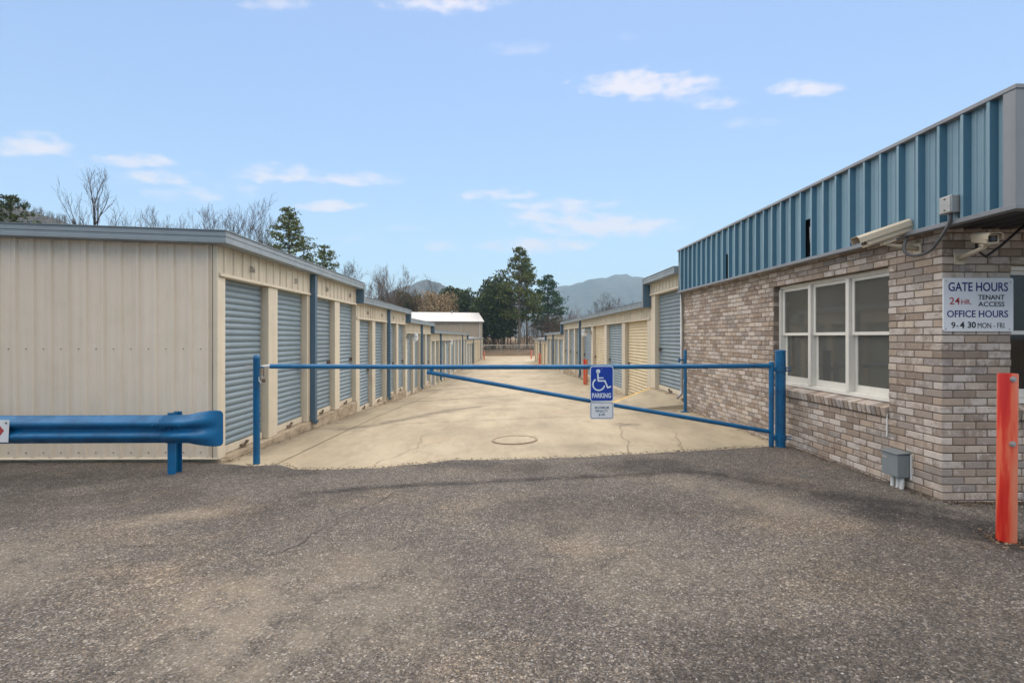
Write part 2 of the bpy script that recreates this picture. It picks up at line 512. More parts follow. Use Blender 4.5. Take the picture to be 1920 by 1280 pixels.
# ------------------------------------------------------------------ mesh helpers
class MB:
    def __init__(self):
        self.v, self.f = [], []

    def add(self, vs_, fs):
        o = len(self.v)
        self.v.extend(vs_)
        self.f.extend([tuple(i + o for i in q) for q in fs])
        return self

    def box(self, x0, x1, y0, y1, z0, z1):
        vs_ = [(x0, y0, z0), (x1, y0, z0), (x1, y1, z0), (x0, y1, z0), (x0, y0, z1), (x1, y0, z1), (x1, y1, z1), (x0, y1, z1)]
        return self.add(vs_, [(0, 3, 2, 1), (4, 5, 6, 7), (0, 1, 5, 4), (1, 2, 6, 5), (2, 3, 7, 6), (3, 0, 4, 7)])

    def hexa(self, p):
        return self.add(p, [(0, 3, 2, 1), (4, 5, 6, 7), (0, 1, 5, 4), (1, 2, 6, 5), (2, 3, 7, 6), (3, 0, 4, 7)])

    def tube(self, path, rad, sides=10, caps=True):
        """tube along points; rad a number or one per point"""
        path = [Vector(p) for p in path]
        rs = rad if isinstance(rad, (list, tuple)) else [rad] * len(path)
        o = len(self.v)
        up = Vector((0, 0, 1))
        t0 = (path[1] - path[0]).normalized()
        a = t0.cross(up if abs(t0.z) < 0.95 else Vector((0, 1, 0))).normalized()
        for i, p in enumerate(path):
            if i == 0:
                t = t0
            elif i == len(path) - 1:
                t = (path[i] - path[i - 1]).normalized()
            else:
                t = ((path[i + 1] - path[i]).normalized() + (path[i] - path[i - 1]).normalized()).normalized()
            a = (a - t * a.dot(t)).normalized()
            b = t.cross(a)
            for k in range(sides):
                an = 2 * math.pi * k / sides
                self.v.append(tuple(p + a * math.cos(an) * rs[i] + b * math.sin(an) * rs[i]))
        for i in range(len(path) - 1):
            for k in range(sides):
                k2 = (k + 1) % sides
                self.f.append((o + i * sides + k, o + i * sides + k2, o + (i + 1) * sides + k2, o + (i + 1) * sides + k))
        if caps:
            self.f.append(tuple(o + k for k in reversed(range(sides))))
            self.f.append(tuple(o + (len(path) - 1) * sides + k for k in range(sides)))
        return self

    def lathe(self, prof, cx=0, cy=0, sides=20):
        """profile [(r, z)] turned about a vertical axis"""
        o = len(self.v)
        for (r, z) in prof:
            for k in range(sides):
                an = 2 * math.pi * k / sides
                self.v.append((cx + r * math.cos(an), cy + r * math.sin(an), z))
        for i in range(len(prof) - 1):
            for k in range(sides):
                k2 = (k + 1) % sides
                self.f.append((o + i * sides + k, o + i * sides + k2, o + (i + 1) * sides + k2, o + (i + 1) * sides + k))
        self.f.append(tuple(o + k for k in reversed(range(sides))))
        self.f.append(tuple(o + (len(prof) - 1) * sides + k for k in range(sides)))
        return self

    def extrude_poly(self, poly, f0, f1):
        """closed polygon of 2-D points carried by f0(p) and f1(p) to its two ends"""
        m = len(poly)
        vs_ = [f0(p) for p in poly] + [f1(p) for p in poly]
        fs = [tuple(reversed(range(m))), tuple(range(m, 2 * m))]
        fs += [(k, (k + 1) % m, m + (k + 1) % m, m + k) for k in range(m)]
        return self.add(vs_, fs)

    def sheet(self, prof, f0, f1):
        """open strip: profile points carried to two ends"""
        m = len(prof)
        return self.add([f0(p) for p in prof] + [f1(p) for p in prof], [(k, k + 1, m + k + 1, m + k) for k in range(m - 1)])

    def mesh(self, name, smooth=False, fix=True):
        me = bpy.data.meshes.new(name)
        me.from_pydata([tuple(p) for p in self.v], [], self.f)
        if fix:
            bm = bmesh.new()
            bm.from_mesh(me)
            bmesh.ops.recalc_face_normals(bm, faces=bm.faces)
            bm.to_mesh(me)
            bm.free()
        if smooth:
            me.polygons.foreach_set('use_smooth', [True] * len(me.polygons))
        me.update()
        return me

    def build(self, name, mat, parent=None, smooth=False, bevel=0.0, fix=True, angle=None):
        me = self.mesh(name, smooth, fix)
        o = link(name, me, mat, parent)
        if bevel:
            md = o.modifiers.new('bevel', 'BEVEL')
            md.width = bevel
            md.segments = 2
            md.limit_method = 'ANGLE'
        if angle:
            sharp_by_angle(me, angle)
        return o


def sharp_by_angle(me, deg):
    bm = bmesh.new()
    bm.from_mesh(me)
    for e in bm.edges:
        if len(e.link_faces) == 2 and e.calc_face_angle(0) > R(deg):
            e.smooth = False
    for f in bm.faces:
        f.smooth = True
    bm.to_mesh(me)
    bm.free()


def link(name, me, mat, parent=None):
    o = bpy.data.objects.new(name, me)
    COL.objects.link(o)
    if mat is not None and me is not None and len(me.materials) == 0:
        me.materials.append(MAT[mat])
    if parent is not None:
        o.parent = parent
    return o


def thing(name, label, cat, loc=(0, 0, 0), rz=0.0, group=None):
    o = bpy.data.objects.new(name, None)
    o.empty_display_size = 0.2
    COL.objects.link(o)
    o.location = loc
    o.rotation_euler = (0, 0, rz)
    return tag(o, label, cat, group)


def tag(o, label, cat, group=None, kind=None):
    o['label'] = label
    if cat:
        o['category'] = cat
    if group:
        o['group'] = group
    if kind:
        o['kind'] = kind
    return o


def struct(o, label=None):
    o['kind'] = 'structure'
    if label:
        o['label'] = label
    return o


def text(name, body, mat, parent, size, loc, rot=(R(90), 0, 0), align='CENTER', width=None, bold=0.0, depth=0.0006):
    """lettering as a mesh, optionally squeezed to a width"""
    c = bpy.data.curves.new(name, 'FONT')
    c.body = body
    c.size = size
    c.extrude = depth
    c.offset = bold
    c.resolution_u = 4
    tmp = bpy.data.objects.new(name, c)
    COL.objects.link(tmp)
    me = bpy.data.meshes.new_from_object(tmp.evaluated_get(bpy.context.evaluated_depsgraph_get()))
    bpy.data.objects.remove(tmp)
    bpy.data.curves.remove(c)
    xs_ = [v.co.x for v in me.vertices]
    x0, x1 = min(xs_), max(xs_)
    k = (width / (x1 - x0)) if width else 1.0
    for v in me.vertices:
        v.co.x = (v.co.x - (x0 if align == 'LEFT' else (x0 + x1) / 2)) * k
    me.materials.clear()
    me.materials.append(MAT[mat])
    o = link(name, me, None, parent)
    o.location = loc
    o.rotation_euler = rot
    return o


def pw(tab, y):
    """smooth piecewise curve through a table"""
    if y <= tab[0][0]:
        return tab[0][1]
    for (a, va), (b, vb) in zip(tab, tab[1:]):
        if y <= b:
            t = (y - a) / (b - a)
            return va + (vb - va) * t
    return tab[-1][1]


GL = [(-3, 0.02), (2, -0.05), (6.6, -0.19), (9.93, -0.313), (12.84, -0.435), (16.3, -0.63), (22.6, -0.93), (26, -1.05), (30, -1.17), (36, -1.22),
      (47, -1.34), (52, -1.52), (64, -1.70), (77, -1.84), (90, -1.84)]
GR = [(0, 0.0), (6.7, -0.012), (10.2, -0.02), (12, -0.13), (15.6, -0.345), (21, -0.47), (31, -0.74), (42, -0.94), (57, -1.22), (70, -1.56), (77, -1.70), (90, -1.80)]


def ground(x, y):
    t = min(1, max(0, (x + 3.6) / 7.4))
    a, b = 0.0, 0.0
    for k in (-0.8, 0, 0.8):
        a += pw(GL, y + k) / 3
        b += pw(GR, y + k) / 3
    return a + (b - a) * t


def fbm(x, y, s):
    return mnoise.fractal(Vector((x * s, y * s, 3.7)), 0.9, 2.0, 4)


def seg_dist(p, pts):
    best = 1e9
    for (ax, ay), (bx, by) in zip(pts, pts[1:]):
        dx, dy = bx - ax, by - ay
        t = max(0, min(1, ((p[0] - ax) * dx + (p[1] - ay) * dy) / (dx * dx + dy * dy + 1e-9)))
        best = min(best, math.hypot(p[0] - ax - dx * t, p[1] - ay - dy * t))
    return best


def smooth01(a, b, x):
    t = max(0, min(1, (x - a) / (b - a)))
    return t * t * (3 - 2 * t)


def set_attr(me, name, vals):
    at = me.attributes.new(name, 'FLOAT', 'POINT')
    at.data.foreach_set('value', vals)


# ================================================================== SETTING
# terrain: one sheet to the horizon
def terrain_h(x, y):
    h = ground(x, min(y, 88)) - 0.09
    if y > 86:
        h += smooth01(86, 95, y) * 1.05 + smooth01(95, 400, y) * 2.5
        h += (fbm(x, y, 0.08) * 0.35) * smooth01(88, 96, y)
    side_l = smooth01(14, 40, -x)
    side_r = smooth01(14, 40, x)
    h += (side_l + side_r) * 0.5 * (0.4 if y > -5 else 0)
    h -= smooth01(600, 3000, math.hypot(x, y)) * 6
    return h


def axis(pts):
    out = []
    for (a, b, n_) in pts:
        out += [a + (b - a) * k / n_ for k in range(n_)]
    return out + [pts[-1][1]]


xs = axis([(-3200, -400, 8), (-400, -60, 10), (-60, -14, 10), (-14, 20, 34), (20, 60, 12), (60, 400, 10), (400, 3200, 8)])
ys = axis([(-3200, -400, 7), (-400, -30, 6), (-30, 80, 44), (80, 112, 40), (112, 200, 14), (200, 600, 10), (600, 3200, 8)])
mb = MB()
for y in ys:
    for x in xs:
        mb.v.append((x, y, terrain_h(x, y)))
nx = len(xs)
for j in range(len(ys) - 1):
    for i in range(nx - 1):
        mb.f.append((j * nx + i, j * nx + i + 1, (j + 1) * nx + i + 1, (j + 1) * nx + i))
struct(mb.build('ground', 'earth', smooth=True, fix=False), 'brown earth and leaf litter reaching to the hills')

# ---- asphalt apron in front
EDGE = [(-14, 6.75), (-3.9, 6.75), (-3.35, 6.55), (-3.05, 6.42), (-2.75, 6.46), (-2.42, 6.16), (-1.9, 6.10), (-1.52, 6.12), (-0.91, 6.28), (-0.6, 6.46), (0.4, 6.36), (1.76, 6.50),
        (3.5, 6.70), (3.9, 6.75), (14, 6.75)]


def edge_y(x):
    e = pw(EDGE, x)
    if -3.4 < x < 3.6:
        e += fbm(x * 3, 1.0, 1.0) * 0.035 + fbm(x * 12, 5.0, 1.0) * 0.014
    return e


SEAMS = [[(-1.9, 5.05), (-0.9, 5.25), (0.2, 5.32), (1.2, 5.42), (2.0, 5.52), (2.35, 5.25), (2.75, 4.7), (3.1, 4.3)]]
DARKS = [([(-6.0, 4.9), (-4.6, 5.0), (-3.3, 5.2)], 0.45, 0.5), ([(0.4, 4.3), (1.6, 4.4)], 0.5, 0.4), ([(1.0, 2.1), (2.4, 2.3)], 0.45, 0.55), ([(-2.6, 2.0), (-1.2, 1.8)], 0.35, 0.45), ([(-3.0, 6.05), (-1.8, 5.85)], 0.25, 0.5), ([(1.2, 5.75), (1.9, 5.75)], 0.33, 0.7), ([(-0.7, 6.15), (0.3, 5.9)], 0.35, 0.55), ([(2.9, 4.5), (3.35, 3.9), (3.6, 3.3)], 0.42, 1.0),
         ([(2.35, 5.15), (3.0, 4.6)], 0.35, 0.6), ([(-4.4, 5.7), (-6.5, 5.6)], 0.4, 0.6), ([(-1.6, 4.9), (-2.2, 4.5)], 0.3, 0.4),
         ([(3.0, 3.3), (2.2, 2.9)], 0.5, 0.45), ([(-3.2, 4.6), (-5.5, 4.4)], 0.4, 0.35), ([(3.7, 2.9), (4.4, 2.3)], 0.5, 0.7)]
PALES = [([(-1.5, 2.9), (-1.1, 2.4)], 0.45, 0.75), ([(1.9, 4.9), (2.4, 4.3)], 0.35, 0.5), ([(-4.5, 3.6), (-3.2, 3.2)], 0.6, 0.5), ([(-2.9, 4.35), (-2.4, 4.6)], 0.22, 0.9), ([(-0.9, 3.2), (-0.7, 2.7)], 0.6, 0.5), ([(0.6, 3.8), (0.9, 3.2)], 0.7, 0.3)]


def asphalt_z(x, y):
    lump = (fbm(x, y, 0.9) * 0.012 + fbm(x, y, 0.25) * 0.02) * smooth01(0.6, 1.6, edge_y(x) - y)
    for sm in SEAMS:
        lump -= 0.006 * (1 - smooth01(0.0, 0.10, seg_dist((x, y), sm)))
    return ground(x, y) + lump + 0.022


axs = axis([(-40, -9, 10), (-9, 6.5, 190), (6.5, 40, 12)])
tv = axis([(0, 0.35, 8), (0.35, 1.0, 95)])
mb = MB()
stain, pale = [], []
for t in tv:
    for x in axs:
        e = edge_y(x)
        y = -14 + (e + 14) * (0.35 * (t / 0.35) * 1.9 if t < 0.35 else 0.665 + (t - 0.35) / 0.65 * 0.335)
        mb.v.append((x, y if t < 1 else y + 0.02, asphalt_z(x, y) - (0.042 if t == 1.0 else 0)))
        s = 0
        wobble = fbm(x, y, 1.6) * 0.25
        for pts, wd, k in DARKS:
            s = max(s, k * (1 - smooth01(wd * 0.25, wd * 1.3, seg_dist((x, y), pts) + wobble)))
        for sm in SEAMS:
            s = max(s, 0.95 * (1 - smooth01(0.02, 0.10, seg_dist((x, y), sm) + fbm(x, y, 4) * 0.05)))
        stain.append(s)
        p = 0
        for pts, wd, k in PALES:
            p = max(p, k * (1 - smooth01(wd * 0.2, wd * 1.3, seg_dist((x, y), pts) + wobble * 0.6)))
        pale.append(p)
nx = len(axs)
for j in range(len(tv) - 1):
    for i in range(nx - 1):
        mb.f.append((j * nx + i, j * nx + i + 1, (j + 1) * nx + i + 1, (j + 1) * nx + i))
asph = mb.build('road', 'asphalt', smooth=True, fix=False)
set_attr(asph.data, 'stain', stain)
set_attr(asph.data, 'pale', pale)
struct(asph, 'worn grey asphalt apron with dark patches and a sunken seam')


def ribbon(name, pts, width, mat, parent, lift, jitter=0.03, step=0.07, seed=1, zf=ground):
    """a crack or line: an uneven thin strip that follows the ground"""
    rr = random.Random(seed)
    path = []
    for (ax, ay), (bx, by) in zip(pts, pts[1:]):
        L = math.hypot(bx - ax, by - ay)
        m = max(1, int(L / step))
        for k in range(m):
            t = k / m
            path.append((ax + (bx - ax) * t, ay + (by - ay) * t))
    path.append(pts[-1])
    q = MB()
    for i, (x, y) in enumerate(path):
        a = path[max(0, i - 1)]
        b = path[min(len(path) - 1, i + 1)]
        tx, ty = b[0] - a[0], b[1] - a[1]
        L = math.hypot(tx, ty) or 1
        px, py = -ty / L, tx / L
        j = fbm(i * 0.16, seed * 9.1, 1.0) * jitter * 2.2 + rr.uniform(-1, 1) * jitter * 0.10
        wd = width * rr.uniform(0.35, 1.25) * (0.4 if i in (0, len(path) - 1) else 1)
        x, y = x + px * j, y + py * j
        for s in (-1, 1):
            X, Y = x + px * wd * s / 2, y + py * wd * s / 2
            q.v.append((X, Y, zf(X, Y) + lift))
    for i in range(len(path) - 1):
        q.f.append((2 * i, 2 * i + 1, 2 * i + 3, 2 * i + 2))
    return q.build(name, mat, parent, fix=False)


for k, (pts, wd) in enumerate([
        ([(-1.62, 3.5), (-1.42, 3.84), (-1.33, 4.27), (-1.08, 4.85), (-0.75, 5.2)], 0.008), ([(-4.2, 3.3), (-3.4, 3.7), (-2.5, 3.75), (-1.9, 4.1)], 0.004),
        ([(2.9, 5.6), (3.2, 5.0), (3.45, 4.7)], 0.008)]):
    ribbon('crack', pts, wd, 'asphalt_seam', asph, 0.004, 0.05, 0.05, 60 + k, asphalt_z)

# ---- concrete drive between the rows, poured in slabs
LROT = -0.01145
LX0, LY0 = -3.637, 6.68


def left_x(y):
    return LX0 + (y - LY0) * 0.01145


drive = struct(thing('concrete_drive', 'pale tan concrete drive sloping away between the storage rows', None, (0, 0, 0)))
STAINS = [([(-3.3, 9.75), (-2.9, 9.55), (-2.45, 9.9), (-1.9, 11.0), (-1.2, 12.4), (-0.5, 13.2)], 0.22, 0.75),
          ([(-3.2, 16.3), (-2.4, 16.1), (-1.2, 16.6), (0.2, 17.0)], 0.22, 0.7), ([(-3.1, 22.6), (-2.0, 22.5), (-0.6, 22.9)], 0.25, 0.6),
          ([(3.4, 22.4), (2.4, 22.0), (0.6, 21.8)], 0.18, 0.5), ([(-3.5, 9.2), (-3.45, 7.3)], 0.16, 0.5), ([(-3.42, 10.6), (-3.35, 12.6)], 0.2, 0.5),
          ([(2.1, 8.8), (2.35, 8.7)], 0.13, 0.9), ([(3.5, 10.2), (2.9, 10.7), (2.7, 12.2)], 0.14, 0.7), ([(-3.0, 29), (-1.8, 29.3)], 0.3, 0.5),
          ([(-0.9, 60), (-2.4, 60.5)], 0.3, 0.5), ([(-1.5, 66), (-2.6, 66)], 0.3, 0.5), ([(-0.6, 8.6), (0.9, 8.9)], 0.5, 0.16), ([(0.5, 7.2), (1.4, 7.0)], 0.3, 0.3)]
rows = [5.75, 10.05, 22.0, 34.0, 46.0, 58.0, 70.0, 88.0]
GUT = 0.80


def slab(x0f, x1f, y0, y1, nxs, nys):
    q = MB()
    sv = []
    g = 0.009
    for j in range(nys + 1):
        y = y0 + g + (y1 - y0 - 2 * g) * j / nys
        xa, xb = x0f(y) + g, x1f(y) - g
        for i in range(nxs + 1):
            x = xa + (xb - xa) * i / nxs
            edge = i in (0, nxs) or j in (0, nys)
            q.v.append((x, y, ground(x, y) + fbm(x, y, 0.5) * 0.008 - (0.006 if edge else 0)))
            s = 0
            wb = fbm(x, y, 1.8) * 0.14
            for pts, wd, k in STAINS:
                s = max(s, k * (1 - smooth01(wd * 0.15, wd * 1.25, seg_dist((x, y), pts) + wb)))
            sv.append(s)
    w1 = nxs + 1
    for j in range(nys):
        for i in range(nxs):
            q.f.append((j * w1 + i, j * w1 + i + 1, (j + 1) * w1 + i + 1, (j + 1) * w1 + i))
    o = q.build('slab', 'concrete', drive, smooth=True, fix=False)
    set_attr(o.data, 'stain', sv)
    return o


for a, b in zip(rows, rows[1:]):
    near = b < 23
    slab(lambda y: left_x(y) - 0.35, lambda y: left_x(y) + GUT, a, b, 8 if near else 3, int((b - a) / (0.12 if near else 0.6)))
    slab(lambda y: left_x(y) + GUT, lambda y: 4.2 if y < 60 else 7.0, a, b, 60 if near else 16, int((b - a) / (0.12 if near else 0.6)))
q = MB()                                                              # packed earth under the joints
for j in range(42):
    y = 4.4 + j * 2.05
    q.v.append((left_x(y) - 0.3, y, ground(left_x(y), y) - 0.03))
    q.v.append((4.1, y, ground(4.1, y) - 0.03))
for j in range(41):
    q.f.append((2 * j, 2 * j + 1, 2 * j + 3, 2 * j + 2))
q.build('joint_filling', 'crack_dark', drive, fix=False)
for k, (pts, wd) in enumerate([
        ([(1.64, 6.45), (1.78, 7.3), (1.92, 8.1), (2.02, 8.7)], 0.022), ([(2.33, 6.55), (2.55, 7.2), (2.66, 7.8), (2.5, 8.3), (2.9, 8.6)], 0.02),
        ([(1.15, 7.02), (1.8, 6.98), (2.5, 6.96)], 0.012), ([(-1.55, 6.1), (-1.52, 6.6), (-1.15, 7.3), (-1.28, 8.2), (-0.9, 9.6), (-0.4, 11.0)], 0.02),
        ([(-2.6, 10.6), (-2.2, 11.7), (-2.05, 12.6)], 0.014), ([(-0.05, 11.6), (0.15, 13.5), (0.1, 15.8)], 0.014), ([(1.0, 9.9), (1.9, 11.3), (2.2, 13.0)], 0.012),
        ([(-1.9, 8.6), (-2.7, 9.4)], 0.010), ([(2.7, 12.4), (2.99, 10.75), (3.6, 10.3)], 0.022), ([(1.95, 11.9), (2.55, 12.2), (2.95, 10.8)], 0.014)]):
    ribbon('crack', pts, wd * 0.42, 'crack_dark', drive, 0.011, 0.035, 0.06, 11 + k)

# raised apron up to the near roll-up door on the right, yellow painted edge
A = (2.73, 12.45)
B = (2.99, 10.78)
top = [(3.80, 12.85, 0.155), (3.80, 10.72, 0.155), (3.74, 10.36, 0.06), (B[0], B[1], ground(*B) + 0.012), (A[0], A[1], ground(*A) + 0.03)]
bot = [(x, y, -0.6) for x, y, z in top]
q = MB().add(top + bot, [(0, 1, 2, 3, 4), (9, 8, 7, 6, 5)] + [(k, 5 + k, 5 + (k + 1) % 5, (k + 1) % 5) for k in range(5)])
ap = q.build('ramp', 'concrete')
struct(ap, 'concrete ramp up to the first roll-up door of the right row')
ys0, ys1 = Vector(top[4]), Vector(top[0])
dv = (ys1 - ys0).normalized()
nv = Vector((dv.y, -dv.x, 0)).normalized()
q = MB()
pts = [ys0 + (ys1 - ys0) * k / 12 for k in range(13)]
for k, p in enumerate(pts):
    for s in (-0.012, 0.055 + 0.012 * math.sin(k * 2.1)):
        q.v.append(tuple(p + nv * s + Vector((0, 0, 0.006 - 0.30 * 0 + (0.0 if s > 0 else 0.002)))))
for k in range(12):
    q.f.append((2 * k, 2 * k + 1, 2 * k + 3, 2 * k + 2))
o = q.build('painted_edge', 'yellow_paint', ap, fix=False)


# ---- hills
def ridge(name, label, pts, base, depth, mat='forest_hill', rough=1.0, res=90):
    """a hill raised under a skyline given as (x, height) at a distance; falls away before and behind"""
    q = MB()
    x0, x1 = pts[0][0], pts[-1][0]
    rowsn = 26
    for j in range(rowsn + 1):
        t = j / rowsn
        y = base - depth + 2 * depth * t
        prof = math.cos((t - 0.5) * math.pi) ** 1.4
        for i in range(res + 1):
            x = x0 + (x1 - x0) * i / res
            h = pw(pts, x)
            nzv = fbm(x, y, 6.0 / depth) * 0.07 * h * prof + fbm(x, y, 26.0 / depth) * 0.025 * h * prof * rough
            q.v.append((x, y + fbm(x, 3, 4 / depth) * depth * 0.15, max(-20, h * prof + nzv) - 8))
    w1 = res + 1
    for j in range(rowsn):
        for i in range(res):
            q.f.append((j * w1 + i, j * w1 + i + 1, (j + 1) * w1 + i + 1, (j + 1) * w1 + i))
    return struct(q.build(name, mat, smooth=True, fix=False), label)


def sky_pts(dist, uv, lift=0):
    return [((u - 939) / 960 * dist, (632 - v) / 960 * dist + 8 + EYE + lift) for u, v in uv]


ridge('mountain', 'blue hazy mountain with a rounded summit behind the right row',
      [(-900, 60), (-300, 90)] + sky_pts(2300, [(960, 575), (1040, 541), (1085, 531), (1120, 527), (1145, 520), (1165, 517), (1178, 521), (1200, 533), (1260, 540), (1400, 520)]) + [(2900, 200)], 2300, 650, res=160)
ridge('hill', 'low blue wooded hill above the white roofed building', [(-1100, 40), (-700, 60)] + sky_pts(1400, [(640, 590), (700, 570), (745, 550), (775, 535), (800, 528), (830, 533), (865, 543), (890, 560), (930, 590)]) + [(60, 20)], 1400, 380, res=130)
ridge('wooded_ridge', 'grey wooded ridge behind the left storage building', [(-900, 120), (-560, 118)] + sky_pts(360, [(-40, 380), (0, 392), (60, 400), (110, 411), (150, 424), (190, 445), (260, 480), (340, 540)]) + [(-120, 10)], 360, 110, res=110)


# ================================================================== STORAGE ROWS
def rib_profile(a, b, pitch, h, base, topw, phase=0.0):
    """points (t, out) of ribbed sheet from a to b"""
    out = [(a, 0.0)]
    k = math.ceil((a - phase) / pitch)
    while True:
        c_ = phase + k * pitch
        if c_ + base / 2 >= b:
            break
        if c_ - base / 2 > a:
            out += [(c_ - base / 2, 0), (c_ - topw / 2, h), (c_ + topw / 2, h), (c_ + base / 2, 0)]
            m1_ = c_ + pitch * 0.36
            m2_ = c_ + pitch * 0.64
            for mm in (m1_, m2_):
                if mm + 0.012 < b:
                    out += [(mm - 0.012, 0), (mm - 0.004, h * 0.14), (mm + 0.004, h * 0.14), (mm + 0.012, 0)]
        k += 1
    out.append((b, 0.0))
    return out


CORR = 0.088
CPROF = [(0.0, -0.014), (0.05, -0.010), (0.16, 0.004), (0.34, 0.012), (0.55, 0.013), (0.76, 0.007), (0.90, -0.004), (0.96, -0.012)]


def curtain(s0, s1, z0, z1, x, sg):
    q = MB()
    prof = []
    z = z0
    while z < z1:
        for t, o in CPROF:
            zz = z + t * CORR
            if zz < z1:
                prof.append((zz, o))
        z += CORR
    prof.append((z1, 0))
    q.sheet(prof, lambda p: (sg * (x + p[1]), s0, p[0]), lambda p: (sg * (x + p[1]), s1, p[0]))
    return q


def section(label, cat, org, rz, sg, s0, s1, ztop, zhead, zslab, openings, downs=(), fh=0.165, over=0.19, numbers=None, detail=2, end_wall=False, group=None,
            prev=None, prevhead=None, width=9.0, pil_last=True, dspout_out=0.30):
    t = thing('storage_building', label, cat, (*org, 0), rz, group)
    X = lambda v: sg * v
    L = s1 - s0

    def bx(q, a, b, c, d, e, f):
        return q.box(min(X(a), X(b)), max(X(a), X(b)), c, d, e, f)

    # foundation, dark backing sheet, outer walls, roof
    bx(MB(), -width, 0.035, s0 + 0.004, s1 - 0.004, zslab - 0.9, zslab).build('foundation', 'foundation', t, bevel=0.01)
    q = MB()
    bx(q, -0.30, -0.20, s0 + 0.03, s1 - 0.03, zslab + 0.004, ztop - 0.2)
    q.build('shade_backing', 'interior_shade', t)  # added near-black sheet, its colour gives the shade in the door gaps
    q = MB()
    bx(q, -width + 0.02, -width + 0.12, s0 + 0.04, s1 - 0.04, zslab - 0.3, ztop - 0.1)
    q.build('back_wall', 'cream_siding', t)
    for yy in ((s0 + 0.06,) if not end_wall else ()) + (s1 - 0.10,):
        q = MB()
        bx(q, -width + 0.13, -0.31, yy, yy + 0.04, zslab + 0.01, ztop - 0.06)
        q.build('side_wall', 'cream_siding', t)
    rise = width / 2 * 0.035
    q = MB()
    ya, yb = s0 - (0.06 if end_wall else 0.0), s1
    for xx, zz in ((over - 0.02, ztop - 0.012), (-width / 2, ztop - 0.012 + rise), (-width - 0.1, ztop - 0.02)):
        q.v += [(X(xx), ya, zz), (X(xx), yb, zz)]
    q.f += [(0, 1, 3, 2), (2, 3, 5, 4)]
    q.build('roof', 'roof_metal', t, fix=False)
    # fascia along the drive: a boxed gutter with shallow lines
    def fascia_prof(H):
        return [(0.0, 0.0), (over - 0.012, 0.0), (over, 0.006), (over, H * 0.28), (over - 0.008, H * 0.31), (over - 0.008, H * 0.50), (over, H * 0.53),
                (over, H * 0.74), (over - 0.010, H * 0.77), (over - 0.010, H * 0.92), (over + 0.008, H * 0.95), (over + 0.008, H), (0.0, H)]

    P = fascia_prof(fh)
    zb = ztop - fh
    m = -over if end_wall else 0.0
    q = MB()
    if end_wall:
        q.extrude_poly(P, lambda p: (X(p[0]), s0 - p[0] * 0.9, zb + p[1]), lambda p: (X(p[0]), s1, zb + p[1]))
    else:
        q.extrude_poly(P, lambda p: (X(p[0]), s0, zb + p[1]), lambda p: (X(p[0]), s1, zb + p[1]))
    q.build('fascia', 'roof_trim', t)
    if prev is not None:                                              # boxed step down from the higher section
        q = MB()
        bx(q, 0.004, over - 0.004, s0 - 0.002, s0 + 0.085, zb - 0.012, prev - fh - 0.001)
        q.build('step_trim', 'slate_trim', t)
        q = MB()
        bx(q, over - 0.003, over + 0.012, s0 + 0.001, s0 + 0.10, zb - 0.012, prev - 0.003)
        q.build('step_trim', 'roof_trim', t)
        q = MB()
        bx(q, -width, 0.0, s0 - 0.05, s0 - 0.002, ztop - 0.2, prev - 0.05)
        q.build('step_wall', 'cream_siding', t)
    # header of ribbed sheets
    pitch = 0.2375
    a = s0
    sheetw = pitch * 4
    while a < s1 - 0.05:
        b = min(s1, a + sheetw)
        if s1 - b < 0.25:
            b = s1
        pr = rib_profile(a, b, pitch, 0.018, 0.05, 0.022, phase=s0 + 0.12)
        q = MB().sheet(pr, lambda p: (X(0.004 + p[1]), p[0], zhead + 0.015), lambda p: (X(0.004 + p[1]), p[0], zb + 0.02))
        q.build('header_panel', 'cream_siding', t, fix=False)
        a = b
    q = MB()
    bx(q, -0.19, 0.034, s0 + 0.002, s1 - 0.002, zhead - 0.022, zhead + 0.018)
    q.build('header_trim', 'cream_trim', t)
    # pilasters between the openings
    edges = [s0] + [v for op in openings for v in op[:2]] + [s1]
    for a, b in zip(edges[0::2], edges[1::2]):
        if b - a < 0.03:
            continue
        q = MB()
        bx(q, -0.185, 0.0, a + 0.001, b - 0.001, zslab + 0.004, (prevhead - 0.024) if (prevhead and a == s0) else zhead - 0.024)
        p_ = q.build('pilaster', 'cream_trim', t, bevel=0.006)
    # doors
    for k, (a, b, colr) in enumerate(openings):
        zdoor0 = zslab + 0.105
        o = curtain(a + 0.012, b - 0.035, zdoor0, zhead - 0.02, -0.115, sg).build('door', colr, t, smooth=True, fix=False)
        q = MB()
        bx(q, -0.135, -0.085, a + 0.008, b - 0.03, zslab + 0.008, zdoor0)
        q.build('bottom_bar', 'cream_trim' if colr == 'blue_door' else 'tan_door', o, bevel=0.004)
        if detail >= 1:
            yl = b - 0.16
            zl = zslab + 1.02 if sg > 0 else zslab + 0.95
            q = MB()
            bx(q, -0.10, -0.075, yl - 0.05, yl + 0.10, zl, zl + 0.05)
            bx(q, -0.075, -0.055, yl - 0.02, yl + 0.02, zl - 0.02, zl + 0.07)
            q.build('latch', 'rusty_steel', o)
            q = MB().tube([(X(-0.05), yl + 0.02, zl + 0.02), (X(-0.03), yl + 0.02, zl + 0.0), (X(-0.04), yl + 0.03, zl - 0.03)], 0.005, 6)
            bx(q, -0.06, -0.035, yl + 0.0, yl + 0.045, zl - 0.075, zl - 0.028)
            q.build('padlock', 'galvanised', o)
        if detail >= 2:
            yc = (a + b) / 2
            q = MB()
            bx(q, -0.085, -0.05, yc - 0.09, yc + 0.06, zslab + 0.035, zslab + 0.055)
            bx(q, -0.085, -0.06, yc + 0.07, yc + 0.12, zslab + 0.05, zslab + 0.085)
            q.tube([(X(-0.06), yc - 0.08, zslab + 0.045), (X(-0.035), yc - 0.03, zslab + 0.03), (X(-0.05), yc + 0.03, zslab + 0.07)], 0.008, 6)
            q.build('pull_handle', 'rusty_steel', o)
